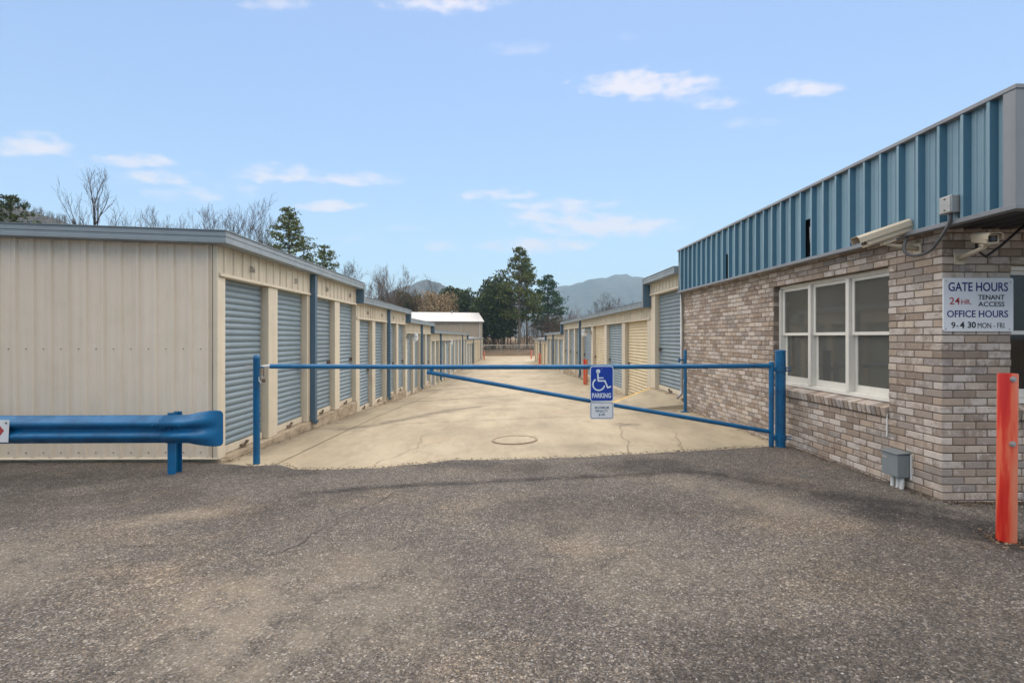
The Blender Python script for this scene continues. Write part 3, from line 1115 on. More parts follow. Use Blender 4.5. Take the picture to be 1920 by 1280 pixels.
    for yd in downs:
        zg = ground(org[0] + X(0.1), yd + (LY0 if sg > 0 else 0)) + 0.03
        q = MB()
        w_ = 0.055
        path = [(0.012, zb + 0.01), (0.012, zg + 0.17), (0.10, zg + 0.055)]
        o0 = 0.10
        pts = []
        for (xo, zz), (dx_, dz_) in zip(path, ((o0, 0), (o0, -0.035), (0.06, 0.085))):
            pts.append([(X(xo), yd - w_, zz), (X(xo), yd + w_, zz), (X(xo + dx_), yd + w_, zz + dz_), (X(xo + dx_), yd - w_, zz + dz_)])
        for r0, r1 in zip(pts, pts[1:]):
            q.hexa(r0 + r1)
        q.build('downspout', 'slate_trim', t, bevel=0.008)
        q = MB()
        bx(q, 0.001, 0.012, yd - 0.12, yd - 0.06, zslab + 0.1, zb)
        q.build('joint_trim', 'cream_trim', t)
    if numbers:
        for (a, b, _), nm in zip(openings, numbers):
            text('number', nm, 'sign_black', t, 0.115, (X(0.0245), (a + b) / 2 + 0.06, zhead + 0.13), rot=(R(90), 0, R(90) * sg), width=0.15, bold=0.0012)
    if end_wall:
        # gable end facing the camera: ribbed sheets of four ribs each
        pitch = 0.2225
        zt0 = zslab + 0.028
        xr = -0.055
        k = 0
        while xr > -width + 0.05:
            xl = max(-width, xr - pitch * 4)
            pr = rib_profile(-xr, -xl, pitch, 0.028, 0.060, 0.026, phase=0.13)
            q = MB().sheet(pr, lambda p: (-p[0], s0 - 0.004 - p[1], zt0), lambda p: (-p[0], s0 - 0.004 - p[1], ztop - 0.15 + min(p[0], width - p[0]) * 0.035))
            q.build('wall_panel', 'end_siding', t, fix=False)
            xr = xl
            k += 1
        q = MB()
        for i in range(40):
            for zz, dz in ((zslab + 1.43, 0), (zslab + 0.10, 0)):
                xx = -0.13 - pitch * i - pitch * 0.42
                if xx > -width:
                    q.tube([(xx, s0 - 0.004, zz), (xx, s0 - 0.016, zz)], 0.0065, 6)
        o = q.build('screws', 'rusty_steel', t)
        o['kind'] = 'stuff'
        q = MB()
        bx(q, -0.075, 0.003, s0 - 0.03, s0 + 0.001, zt0 - 0.01, zb - 0.0)
        q.build('corner_trim', 'cream_trim', t, bevel=0.005)
        q = MB()
        q.box(-0.062, -0.055, s0 - 0.034, s0 - 0.028, zt0, zb)
        q.build('corner_seam', 'rusty_steel', t)
        q = MB()
        q.extrude_poly([(0.0, 0.0), (0.045, -0.012), (0.045, -0.004), (0.004, 0.012), (0.0, 0.035)], lambda p: (0.004, s0 - p[0], zt0 + p[1]), lambda p: (-width, s0 - p[0], zt0 + p[1]))
        q.build('base_trim', 'cream_trim', t)
        # fascia across the end, rising to the ridge
        Pe = [(p[0] * 0.9, p[1]) for p in P]
        half = width / 2
        for xa, xb in ((0.0, -half), (-half, -width)):
            za = -xa * 0.035 if xa > -half - 0.01 and xa != -half else rise
            zbq = rise if xb == -half else 0.0
            q = MB()
            if xa == 0.0:
                q.extrude_poly(Pe, lambda p: (p[0] / 0.9, s0 - p[0], zb + p[1]), lambda p: (xb, s0 - p[0], zb + p[1] + rise))
            else:
                q.extrude_poly(Pe, lambda p: (xa, s0 - p[0], zb + p[1] + rise), lambda p: (xb, s0 - p[0], zb + p[1]))
            q.build('fascia', 'roof_trim', t)
    return t


PU = 1.545


def units(k0, k1):
    return [(k * PU + 0.163, k * PU + 1.387, 'blue_door') for k in range(k0, k1)]


Lorg = (LX0, LY0)
L1t, L1h, L1s = 2.775, 2.241, -0.150
offs = [0, 0.333, 0.645, 0.98, 1.40]
GRP_L = 'stepped sections of the left storage row'
section('cream storage building nearest on the left, ribbed end wall facing the viewer', 'storage building', Lorg, LROT, 1, 0.0, 6.02, L1t, L1h, L1s, units(0, 4), [3.09],
        numbers=['256', '257', '258', '259'], end_wall=True, group=GRP_L)
section('second section of the left storage row, one step down, four blue doors', 'storage building', Lorg, LROT, 1, 6.022, 12.2, L1t - offs[1], L1h - offs[1], L1s - offs[1], units(4, 8), [9.27],
        numbers=['260', '261', '262', '263'], group=GRP_L, prev=L1t, prevhead=L1h)
section('third section of the left storage row, with a wall lamp at its near end', 'storage building', Lorg, LROT, 1, 12.202, 18.38, L1t - offs[2], L1h - offs[2], L1s - offs[2], units(8, 12), [15.45],
        group=GRP_L, prev=L1t - offs[1], prevhead=L1h - offs[1], detail=1)
op4 = units(12, 14) + [(21.6 + 0.42 + k * 2.72, 21.6 + k * 2.72 + 2.72, 'blue_door') for k in range(7)]
op4[-1] = (op4[-1][0], 40.6, 'blue_door')
section('long fourth section of the left storage row, in front of the white roof', 'storage building', Lorg, LROT, 1, 18.382, 40.7, L1t - offs[3], L1h - offs[3], L1s - offs[3], op4, [21.8, 35.9],
        group=GRP_L, prev=L1t - offs[2], prevhead=L1h - offs[2], detail=0)
op5 = [(40.7 + 0.45 + k * 3.1, 40.7 + (k + 1) * 3.1, 'blue_door' if k < 3 else 'tan_door') for k in range(10)]
section('farthest and lowest section of the left storage row, tan doors', 'storage building', Lorg, LROT, 1, 40.702, 72.2, L1t - offs[4], L1h - offs[4], L1s - offs[4], op5, [49.9, 66.0],
        group=GRP_L, prev=L1t - offs[3], prevhead=L1h - offs[3], detail=0)

Rorg = (3.79, -0.083)
GRP_R = 'stepped sections of the right storage row'
section('tall single door section of the right storage row beside the brick office', 'storage building', Rorg, 0, -1, 10.66, 12.95, 2.91, 2.493, 0.16, [(10.74, 12.60, 'blue_door')], [], fh=0.15, detail=2, group=GRP_R)
section('right storage row section with alternating tan and blue doors', 'storage building', Rorg, 0, -1, 12.952, 30.9, 2.343, 1.90, -0.335,
        [(13.28, 15.65, 'tan_door'), (16.05, 18.37, 'blue_door'), (18.77, 21.1, 'tan_door'), (21.5, 23.85, 'blue_door'), (24.45, 26.2, 'blue_door'), (26.55, 28.5, 'blue_door'), (28.85, 30.6, 'blue_door')],
        [24.15], fh=0.15, detail=1, group=GRP_R, prev=2.91, prevhead=2.493)
section('third section of the right storage row, grey blue doors, lower roof', 'storage building', Rorg, 0, -1, 30.902, 42.1, 1.76, 1.33, -0.80,
        [(31.3 + k * 2.7, 33.6 + k * 2.7, 'blue_door') for k in range(4)], [36.55], fh=0.16, detail=0, group=GRP_R, prev=2.343, prevhead=1.90)
section('farthest section of the right storage row, small tan doors', 'storage building', Rorg, 0, -1, 42.102, 57.2, 1.32, 0.88, -1.16,
        [(42.5 + k * 3.0, 45.1 + k * 3.0, 'tan_door') for k in range(4)] + [(54.5, 56.9, 'tan_door')], [48.3], fh=0.16, detail=0, group=GRP_R, prev=1.76, prevhead=1.33)


# ================================================================== BRICK OFFICE
OX, OY, OY1 = 3.79, 4.317, 10.537
office = thing('office_building', 'brick office with blue ribbed metal fascia and a triple window', 'office', (OX, OY, 0))
CH, BH = 0.0677, 0.0575
BL, BM, BD = 0.1937, 0.2032, 0.092
Z0 = -0.172
NC = 39                                     # courses, up to 2.47 m
WY0, WY1 = 0.6096, 0.6096 + 2.11            # side window along the wall (local y)
FX0, FX1 = 0.6096, 0.6096 + 1.6             # front window (local x)
zc = lambda i: Z0 + i * CH
W_TOP, W_BOT = zc(34), zc(14)               # 2.13 / 0.776
F_TOP, F_BOT = zc(33), zc(15)


def spans(lo, hi, cut):
    return [(lo, hi)] if cut is None else [(lo, cut[0]), (cut[1], hi)]


bricks = []                                 # (x0,x1,y0,y1,z0,z1) in office coordinates


def course(lo, hi, off, put):
    if hi - lo < 0.03:
        return
    x = off
    while x + BL <= lo:
        x += BM
    while x < hi - 0.02:
        a, b = max(x, lo), min(x + BL, hi)
        if b - a > 0.03:
            put(a, b)
        x += BM


LEN_S, LEN_F = OY1 - OY, 6.0
for i in range(NC):
    z0, z1 = zc(i), zc(i) + BH
    even = i % 2 == 0
    cutS = (WY0, WY1) if 12 <= i < 34 else None
    cutF = (FX0, FX1) if 13 <= i < 33 else None
    lo = 0.0 if even else BD + 0.0095
    for a, b in spans(lo, LEN_S, cutS):
        course(a, b, 0.0 if even else BM / 2, lambda p, q_: bricks.append((0.0, BD, p, q_, z0, z1)))
    lo = BD + 0.0095 if even else 0.0
    for a, b in spans(lo, LEN_F, cutF):
        course(a, b, BM / 2 if even else 0.0, lambda p, q_: bricks.append((p, q_, 0.0, BD, z0, z1)))
# jamb returns of the window: header bricks deeper in the reveal
for i in range(14, 34):
    if i % 2:
        for a, b in ((WY1 + 0.002, WY1 + 0.055),):
            bricks.append((BD + 0.008, BD + 0.11, a, b, zc(i), zc(i) + BH))


def brick_mesh(dx, dy, dz, ch=0.0035):
    me = bpy.data.meshes.new('brick')
    bm = bmesh.new()
    bmesh.ops.create_cube(bm, size=1.0)
    for v in bm.verts:
        v.co = Vector((v.co.x * dx, v.co.y * dy, v.co.z * dz))
    bmesh.ops.bevel(bm, geom=list(bm.edges), offset=ch, segments=1, affect='EDGES')
    bm.to_mesh(me)
    bm.free()
    return me


def px_size(bk):
    """rough size in the photograph: 0 when it cannot be seen"""
    x, y, z = OX + (bk[0] + bk[1]) / 2, OY + (bk[2] + bk[3]) / 2, (bk[4] + bk[5]) / 2
    d_ = x * math.sin(YAW) + y * math.cos(YAW)
    u = 960 + 960 * (x * math.cos(YAW) - y * math.sin(YAW)) / d_
    v = 632 - 960 * (z - EYE) / d_
    if u > 1925 or v > 1285 or z < -0.1 or z > 2.36:
        return 0
    if bk[1] - bk[0] > bk[3] - bk[2] and bk[2] > 0.01:
        return 0
    return 1.0 / d_


order = sorted(range(len(bricks)), key=lambda k: -px_size(bricks[k]))
single = set(order[:300])
cache = {}
jm = MB()
for k, b in enumerate(bricks):
    dims = (round(b[1] - b[0], 4), round(b[3] - b[2], 4), round(b[5] - b[4], 4))
    cx, cy, cz = (b[0] + b[1]) / 2, (b[2] + b[3]) / 2, (b[4] + b[5]) / 2
    jx, jy = rnd.uniform(-0.002, 0.0025), rnd.uniform(-0.002, 0.0025)
    if dims not in cache:
        cache[dims] = brick_mesh(*dims)
    if k in single:
        o = link('brick', cache[dims], 'brick_single', office)
        o.location = (cx + jx, cy + jy, cz)
        o.rotation_euler = (rnd.uniform(-.004, .004), rnd.uniform(-.006, .006), rnd.uniform(-.004, .004))
    else:
        me = cache[dims]
        jm.add([(v.co.x + cx + jx, v.co.y + cy + jy, v.co.z + cz) for v in me.vertices], [tuple(p.vertices) for p in me.polygons])
for me in cache.values():
    if len(me.materials) == 0:
        me.materials.append(MAT['brick_single'])
o = jm.build('brickwork', 'brick_joined', office, fix=False)
o['kind'] = 'stuff'

# mortar backing, cut round the windows
rec = 0.007
q = MB()


def back_side(y0, y1, z0, z1):
    q.box(rec, 0.20, y0, y1, z0, z1)


ZB, ZT = Z0 - 0.3, zc(NC)
q.box(rec, 0.11, rec, WY0 - 0.002, ZB, ZT)
q.box(rec, 0.11, WY1 + 0.002, LEN_S, ZB, ZT)
q.box(rec, 0.11, WY0 - 0.002, WY1 + 0.002, ZB, W_BOT - 0.10)
q.box(rec, 0.11, WY0 - 0.002, WY1 + 0.002, W_TOP + 0.001, ZT)
q.box(0.11, FX0 - 0.002, rec, 0.11, ZB, ZT)
q.box(FX1 + 0.002, LEN_F, rec, 0.11, ZB, ZT)
q.box(FX0 - 0.002, FX1 + 0.002, rec, 0.11, ZB, F_BOT - 0.10)
q.box(FX0 - 0.002, FX1 + 0.002, rec, 0.11, F_TOP + 0.001, ZT)
q.build('mortar', 'mortar', office, fix=False)
q = MB()
q.box(0.008, 0.10, WY0 - 0.05, WY1 + 0.05, W_TOP - 0.004, W_TOP + 0.006)
q.build('lintel', 'rusty_steel', office)
q = MB()
q.box(0.008, 0.10, LEN_S - 0.01, LEN_S + 0.01, ZB, ZT)
q.box(0.10, LEN_F, LEN_S - 0.05, LEN_S + 0.01, ZB, ZT)
q.box(LEN_F - 0.08, LEN_F + 0.01, 0.12, LEN_S - 0.06, ZB, ZT)
q.build('rear_wall', 'mortar', office, fix=False)
# room behind the glass
q = MB()
q.box(1.6, 1.65, 0.25, LEN_S - 0.2, -0.1, 2.4)
q.box(0.14, 1.62, 0.16, 0.20, -0.1, 0.3)
q.build('partition', 'blind', office, fix=False)
# rowlock sills
sb = brick_mesh(0.165, 0.0565, 0.094, 0.0045)
ns = int((WY1 - WY0) / 0.0664)
for k in range(ns):
    o = link('sill_brick', sb, 'brick_single', office)
    o.location = (0.050, WY0 + 0.035 + k * (WY1 - WY0 - 0.012) / ns, W_BOT - 0.062)
    o.rotation_euler = (rnd.uniform(-.02, .02), -R(13), 0)
sb2 = brick_mesh(0.0565, 0.165, 0.094, 0.0045)
sb2.materials.append(MAT['brick_single'])
for k in range(int((FX1 - FX0) / 0.0664)):
    o = link('sill_brick', sb2, 'brick_single', office)
    o.location = (FX0 + 0.035 + k * 0.0664, 0.050, F_BOT - 0.062)
    o.rotation_euler = (R(13), rnd.uniform(-.02, .02), 0)


def window_set(x_in, y0, y1, z0, z1, n_, along='y'):
    """n double-hung units side by side; x_in is the depth of the frame face behind the wall"""
    wnd = bpy.data.objects.new('window', None)
    COL.objects.link(wnd)
    wnd.parent = office

    def bx(a, b, c, d, e, f):
        return MB().box(a, b, c, d, e, f) if along == 'y' else MB().box(c, d, a, b, e, f)

    T = 0.055
    F0, F1 = x_in, x_in + 0.10
    bx(F0, F1, y0 + 0.004, y1 - 0.004, z0 + 0.004, z0 + 0.05).build('frame', 'white_vinyl', wnd, bevel=0.004)
    bx(F0, F1, y0 + 0.004, y1 - 0.004, z1 - 0.045, z1 - 0.006).build('frame', 'white_vinyl', wnd, bevel=0.004)
    wun = (y1 - y0 - 0.008) / n_
    for k in range(n_ + 1):
        yc = y0 + 0.004 + k * wun
        a, b = (yc - T / 2, yc + T / 2) if 0 < k < n_ else ((yc, yc + T * 0.75) if k == 0 else (yc - T * 0.75, yc))
        bx(F0 - 0.012, F1, a, b, z0 + 0.051, z1 - 0.046).build('mullion' if 0 < k < n_ else 'frame', 'white_vinyl', wnd, bevel=0.004)
    zm = (z0 + z1) / 2 + 0.02
    for k in range(n_):
        a = y0 + 0.004 + k * wun + T * (0.5 if k else 0.75)
        b = y0 + 0.004 + (k + 1) * wun - T * (0.5 if k < n_ - 1 else 0.75)
        # upper sash (outer), lower sash set back
        for (za, zb_, dx_) in ((zm - 0.02, z1 - 0.047, 0.022), (z0 + 0.052, zm + 0.016, 0.058)):
            s_ = 0.042
            lowr = dx_ > 0.03
            bb = 0.075 if lowr else 0.035
            bx(F0 + dx_, F0 + dx_ + 0.03, a + 0.003, a + s_, za, zb_).build('sash', 'white_vinyl', wnd)
            bx(F0 + dx_, F0 + dx_ + 0.03, b - s_, b - 0.003, za, zb_).build('sash', 'white_vinyl', wnd)
            bx(F0 + dx_, F0 + dx_ + 0.03, a + s_ + 0.001, b - s_ - 0.001, za, za + bb).build('sash', 'white_vinyl', wnd)
            bx(F0 + dx_, F0 + dx_ + 0.03, a + s_ + 0.001, b - s_ - 0.001, zb_ - 0.036, zb_).build('sash', 'white_vinyl', wnd)
            bx(F0 + dx_ + 0.010, F0 + dx_ + 0.016, a + s_, b - s_, za + bb - 0.004, zb_ - 0.034).build('pane', 'window_screen' if along == 'y' else 'dark_glass', wnd)
    return wnd


wset = window_set(0.085, WY0, WY1, W_BOT, W_TOP, 3)
window_set(0.085, FX0, FX1, F_BOT, F_TOP, 1, 'x')
# vertical blinds inside the side window
bl = MB()
for k in range(26):
    y = WY0 + 0.05 + k * 0.079
    bl.add([(0.34, y, W_BOT - 0.05), (0.40, y + 0.055, W_BOT - 0.05), (0.40, y + 0.055, W_TOP + 0.05), (0.34, y, W_TOP + 0.05)], [(0, 1, 2, 3)])
o = bl.build('blinds', 'blind', office, fix=False)
o['kind'] = 'stuff'
# roof deck and soffit
FZ0, FZ1 = EYE + 0.915, EYE + 1.80
PH = -0.549
FXo, FYo = -0.085, -0.712                    # how far the fascia stands off the side and front walls
q = MB()
q.box(FXo + 0.05, LEN_F, FYo + 0.05, LEN_S, FZ1 - 0.20, FZ1 - 0.08)
q.build('roof', 'roof_metal', office)
pr = rib_profile(FXo + 0.06, LEN_F, 0.16, 0.014, 0.06, 0.03)
q = MB().sheet(pr, lambda p: (p[0], FYo + 0.02, FZ0 + 0.012 + p[1]), lambda p: (p[0], 0.02, FZ0 + 0.012 + p[1]))
q.build('soffit', 'dark_rubber', office, fix=False)
q = MB().box(FXo + 0.04, 0.02, -0.002, LEN_S, FZ0 + 0.014, FZ0 + 0.022)
q.build('soffit', 'conduit_grey', office)
# fascia panels, side: sheets of four ribs, two sheets with a cut-out
PITCH = 0.2195
holes = [(None, None)]
cutY = {}


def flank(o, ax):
    """rib flanks take a deeper blue than the pans and rib tops"""
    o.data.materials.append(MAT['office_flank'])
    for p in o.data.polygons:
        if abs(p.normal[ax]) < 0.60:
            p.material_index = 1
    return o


def fascia_sheet(k, a, b, holes_):
    q = MB()
    pts = rib_profile(a, b, PITCH, 0.045, 0.075, 0.026, phase=PH)
    za, zb_ = FZ0 + 0.03, FZ1 - 0.03
    for p, r in zip(pts, pts[1:]):
        cuts = [(za, zb_)]
        for (ha, hb, hz0, hz1) in holes_:
            if p[0] >= ha - 1e-4 and r[0] <= hb + 1e-4:
                cuts = [(za, hz0), (hz1, zb_)]
        for c0, c1 in cuts:
            q.add([(FXo - p[1], p[0], c0), (FXo - r[1], r[0], c0), (FXo - r[1], r[0], c1), (FXo - p[1], p[0], c1)], [(0, 1, 2, 3)])
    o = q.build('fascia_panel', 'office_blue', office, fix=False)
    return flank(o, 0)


def hole_at(ycenter, hz0, hz1):
    """the flat pan that holds this y"""
    ph = PH
    k = math.floor((ycenter - ph) / PITCH)
    a = ph + k * PITCH + 0.0375
    b = ph + (k + 1) * PITCH - 0.0375
    return (a, b, hz0, hz1)


H1 = hole_at(8.34 - OY, EYE + 0.925 + 0.02, EYE + 1.36)
H2 = hole_at(6.13 - OY, EYE + 0.965, EYE + 1.42)
HOLES = [H1, H2]
a = FYo + 0.051
k = 0
end = LEN_S
while a < end - 0.05:
    b = min(end, PH + PITCH * (4 * k + 3.5))
    fascia_sheet(k, a, b, HOLES)
    a = b
    k += 1
q = MB().box(FXo + 0.05, FXo + 0.09, FYo + 0.1, LEN_S - 0.02, FZ0 + 0.05, FZ1 - 0.10)
q.build('fascia_shade_backing', 'interior_shade', office)  # shade inside the cut-outs is put into this near-black colour
# front fascia
pts_all = rib_profile(FXo + 0.12, LEN_F, PITCH, 0.040, 0.085, 0.022, phase=FXo + 0.2)
a = FXo + 0.12
while a < LEN_F - 0.05:
    b = min(LEN_F, a + PITCH * 4)
    pts = rib_profile(a, b, PITCH, 0.045, 0.075, 0.026, phase=FXo + 0.2)
    q = MB().sheet(pts, lambda p: (p[0], FYo - p[1], FZ0 + 0.03), lambda p: (p[0], FYo - p[1], FZ1 - 0.03))
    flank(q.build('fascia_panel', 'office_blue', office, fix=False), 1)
    a = b
# grey trims: corner, top cap, bottom edge
q = MB()
q.box(FXo - 0.046, FXo + 0.10, FYo - 0.046, FYo + 0.05, FZ0 + 0.004, FZ1 - 0.032)
q.build('corner_trim', 'office_trim', office, bevel=0.004)
for nm, (za, zb_) in (('cap_trim', (FZ1 - 0.032, FZ1)), ('edge_trim', (FZ0 - 0.004, FZ0 + 0.034))):
    q = MB()
    out = 0.052 if nm == 'cap_trim' else 0.05
    q.box(FXo - out, FXo + 0.03, FYo - out, LEN_S + 0.005, za + (0.002 if nm == 'edge_trim' else 0), zb_)
    q.build(nm, 'office_trim', office, bevel=0.003)
    q = MB()
    q.box(FXo + 0.032, LEN_F, FYo - out, FYo + 0.03, za + (0.002 if nm == 'edge_trim' else 0), zb_)
    q.build(nm, 'office_trim', office, bevel=0.003)
q = MB().box(FXo - 0.02, 0.02, LEN_S, LEN_S + 0.012, FZ0 + 0.03, FZ1 - 0.03)
q.build('end_cap', 'office_blue', office)
q = MB()
nscr = int((LEN_S - FYo) / PITCH)
for kk in range(nscr):
    y = PH + kk * PITCH + 0.055
    for z in (FZ0 + 0.07, FZ0 + 0.52):
        q.tube([(FXo, y, z), (FXo - 0.009, y, z)], 0.008, 6)
o = q.build('screws', 'office_blue', office)
o['kind'] = 'stuff'
# white wire hanging out of the nearer cut-out
q = MB().tube([(FXo + 0.03, H2[0] + 0.045, H2[3] - 0.01), (FXo - 0.015, H2[0] + 0.03, H2[3] - 0.12), (FXo - 0.02, H2[0] + 0.018, H2[3] - 0.25), (FXo + 0.0, H2[0] + 0.03, H2[2] + 0.06)], 0.0045, 6)
q.build('wire', 'pvc_white', office, smooth=True)
# corner gutter pipe at the far end of the brick wall
q = MB()
q.tube([(-0.045, LEN_S + 0.0, FZ0), (-0.045, LEN_S + 0.0, 0.42), (-0.055, LEN_S - 0.03, 0.26), (-0.16, LEN_S - 0.06, 0.17)], 0.028, 10)
o = q.build('downspout', 'galvanised', office, smooth=True)
q = MB().tube([(FXo - 0.012, LEN_S - 0.012, FZ1 - 0.25), (FXo - 0.02, LEN_S - 0.03, FZ0 + 0.45), (FXo - 0.018, LEN_S - 0.10, FZ0 + 0.05), (FXo - 0.012, LEN_S - 0.14, FZ0)], 0.005, 6)
q.build('wire', 'pvc_white', office)

# ---- things on the office wall
t = thing('hours_sign', 'white gate hours and office hours sign on the brick pier', 'sign', (OX, OY, EYE))
q = MB()
pw_, ph_ = 0.612, 0.458
z1 = 0.508
rr = 0.018
poly = []
for cx, cz, a0 in ((pw_ - rr, z1 - rr, 0), (rr, z1 - rr, 90), (rr, z1 - ph_ + rr, 180), (pw_ - rr, z1 - ph_ + rr, 270)):
    for k in range(5):
        an = R(a0 + k * 22.5)
        poly.append((cx + rr * math.cos(an), cz + rr * math.sin(an)))
q.extrude_poly(poly, lambda p: (p[0], -0.004, p[1]), lambda p: (p[0], -0.014, p[1]))
q.build('plate', 'sign_white', t)
yt = -0.0150
S = pw_ / 1195.0                                      # photo sign zoom units to metres
def sgn(body, x0, x1, zb, cap, mat, bold=0.0):
    return text('lettering', body, mat, t, cap / 0.70, (x0, yt, zb), align='LEFT', width=x1 - x0, bold=bold)


def Z(y):
    return z1 - (y - 212) * S


def Xs(x):
    return (x - 248) * S


sgn('GATE HOURS', Xs(330), Xs(1350), Z(432), 145 * S, 'sign_navy', 0.0016)
sgn('24', Xs(350), Xs(528), Z(655), 118 * S, 'sign_red', 0.0007)
sgn('HR.', Xs(552), Xs(725), Z(652), 80 * S, 'sign_red', 0.0004)
sgn('TENANT', Xs(838), Xs(1290), Z(575), 80 * S, 'sign_black', 0.0008)
sgn('ACCESS', Xs(840), Xs(1288), Z(690), 80 * S, 'sign_black', 0.0008)
sgn('OFFICE HOURS', Xs(308), Xs(1350), Z(868), 112 * S, 'sign_navy', 0.0012)
sgn('9', Xs(382), Xs(450), Z(1050), 100 * S, 'sign_black', 0.0009)
sgn('-', Xs(475), Xs(500), Z(1050), 100 * S, 'sign_black', 0.0009)
sgn('4', Xs(528), Xs(606), Z(1050), 102 * S, 'sign_black', 0.0026)
sgn(':', Xs(628), Xs(640), Z(1040), 92 * S, 'sign_white', 0.0003)
sgn('30', Xs(660), Xs(800), Z(1045), 98 * S, 'sign_black', 0.0016)
sgn('MON - FRI', Xs(832), Xs(1285), Z(1052), 92 * S, 'sign_black', 0.0)
for (x, y) in ((290, 268), (1392, 278), (285, 1068), (1376, 1070)):
    q = MB().tube([(Xs(x), -0.013, Z(y)), (Xs(x), -0.018, Z(y))], 0.006, 8)
    q.build('screw', 'galvanised', t)


def security_camera(label, loc, direction, wall_pt, wall_n, scale=1.0, flip=1):
    """bullet camera housing with sunshield on a swivel arm; loc = middle of the housing"""
    t = thing('security_camera', label, 'camera', loc, 0, 'security cameras on the office corner')
    d_ = Vector(direction).normalized()
    side = d_.cross(Vector((0, 0, 1))).normalized()
    up = side.cross(d_)

    def P(a, b, c):
        return tuple((d_ * a + side * b + up * c) * scale)

    Lh, wdt, hgt_ = 0.20, 0.050, 0.046
    q = MB()
    prof = [(-wdt, -hgt_), (-wdt * 0.7, -hgt_ * 1.25), (wdt * 0.7, -hgt_ * 1.25), (wdt, -hgt_), (wdt, hgt_ * 0.6), (wdt * 0.7, hgt_ * 0.85), (-wdt * 0.7, hgt_ * 0.85), (-wdt, hgt_ * 0.6)]
    q.extrude_poly(prof, lambda p: P(-Lh, p[0], p[1]), lambda p: P(Lh * 0.86, p[0], p[1]))
    q.build('housing', 'camera_beige', t, bevel=0.003)
    q = MB()
    sh = [(-wdt * 1.18, -hgt_ * 0.2), (-wdt * 1.16, hgt_ * 0.75), (-wdt * 0.8, hgt_ * 1.12), (wdt * 0.8, hgt_ * 1.12), (wdt * 1.16, hgt_ * 0.75), (wdt * 1.18, -hgt_ * 0.2)]
    sh2 = [(x * 0.955, z * 0.94 - 0.001) for x, z in sh]
    poly = sh + sh2[::-1]
    q.extrude_poly(poly, lambda p: P(-Lh * 0.96, p[0], p[1]), lambda p: P(Lh * 1.16, p[0], p[1]))
    q.build('sunshield', 'camera_beige', t)
    q = MB()
    q.hexa([P(Lh * 0.862, -wdt * 0.66, -hgt_ * 0.8), P(Lh * 0.862, wdt * 0.66, -hgt_ * 0.8), P(Lh * 0.862, wdt * 0.66, hgt_ * 0.5), P(Lh * 0.862, -wdt * 0.66, hgt_ * 0.5),
            P(Lh * 0.87, -wdt * 0.66, -hgt_ * 0.8), P(Lh * 0.87, wdt * 0.66, -hgt_ * 0.8), P(Lh * 0.87, wdt * 0.66, hgt_ * 0.5), P(Lh * 0.87, -wdt * 0.66, hgt_ * 0.5)])
    q.build('front_glass', 'lens_glass', t)
    q = MB().tube([P(Lh * 0.865, 0, -hgt_ * 0.12), P(Lh * 0.90, 0, -hgt_ * 0.12)], 0.022 * scale, 14)
    q.build('lens', 'conduit_grey', t)
    q = MB().tube([P(-Lh * 1.0, 0.01, 0.0), P(-Lh * 1.10, 0.01, 0.0)], 0.018 * scale, 10)
    q.build('cable_gland', 'conduit_grey', t)
    q = MB()
    q.hexa([P(-0.06, -0.03, -0.085), P(0.05, -0.03, -0.085), P(0.05, 0.03, -0.085), P(-0.06, 0.03, -0.085), P(-0.045, -0.022, -hgt_ * 1.2), P(0.035, -0.022, -hgt_ * 1.2), P(0.035, 0.022, -hgt_ * 1.2), P(-0.045, 0.022, -hgt_ * 1.2)])
    q.build('swivel', 'camera_beige', t, bevel=0.004)
    # arm to the wall plate
    wp = Vector(wall_pt) - Vector(loc)
    wn_ = Vector(wall_n)
    j = Vector(P(0, 0, -0.095))
    q = MB().tube([tuple(wp + wn_ * 0.01), tuple(wp * 0.45 + j * 0.55), tuple(j), tuple(j + Vector((0, 0, 0.03)))], [0.024, 0.020, 0.018, 0.02], 8)
    q.build('arm', 'camera_beige', t, smooth=True)
    a = Vector((0, 0, 1))
    b = wn_.cross(a)
    q = MB()
    pl_ = []
    for kz, kb in ((-0.05, -0.045), (-0.05, 0.045), (0.05, 0.045), (0.05, -0.045)):
        pl_.append(wp + b * kb + a * kz)
    q.hexa([tuple(p + wn_ * 0.004) for p in pl_] + [tuple(p + wn_ * 0.014) for p in pl_])
    q.build('wall_plate', 'camera_beige', t)
    return t


# camera on the side wall: points away from the wall, tilted down
c1 = (3.50, 4.60, EYE + 0.945)
security_camera('beige security camera under the fascia aimed across the gate', c1, (-0.98, 0.10, -0.34), (OX, 4.566, EYE + 0.80), (-1, 0, 0), 1.12)
c2 = (3.845, 3.98, EYE + 0.79)
security_camera('beige security camera under the soffit above the hours sign', c2, (-0.42, -0.88, -0.20), (3.935, OY, EYE + 0.672), (0, -1, 0), 0.80)

t = thing('junction_box', 'small grey electrical box on the blue fascia with a looping conduit', 'electrical box', (OX + FXo, 4.07, EYE + 1.07))
q = MB().box(-0.105, -0.018, -0.055, 0.055, -0.07, 0.07)
q.build('box', 'galvanised', t, bevel=0.006)
q = MB().box(-0.111, -0.1055, -0.05, 0.05, -0.065, 0.065)
o = q.build('cover', 'galvanised', t, bevel=0.004)
for z in (-0.045, 0.045):
    MB().tube([(-0.111, 0.0, z), (-0.116, 0.0, z)], 0.006, 8).build('screw', 'rusty_steel', t)
L0 = Vector((OX + FXo, 4.07, EYE + 1.07))
cam_back = Vector(c1) - Vector((-0.98, 0.10, -0.34)).normalized() * 0.25
pth = [Vector((-0.06, 0, -0.07)), Vector((-0.062, 0.01, -0.14)), Vector((-0.06, 0.10, -0.25)), Vector((-0.03, 0.25, -0.335)), Vector((-0.05, 0.40, -0.345)), Vector((-0.07, 0.47, -0.27)), cam_back - L0]
cu = []
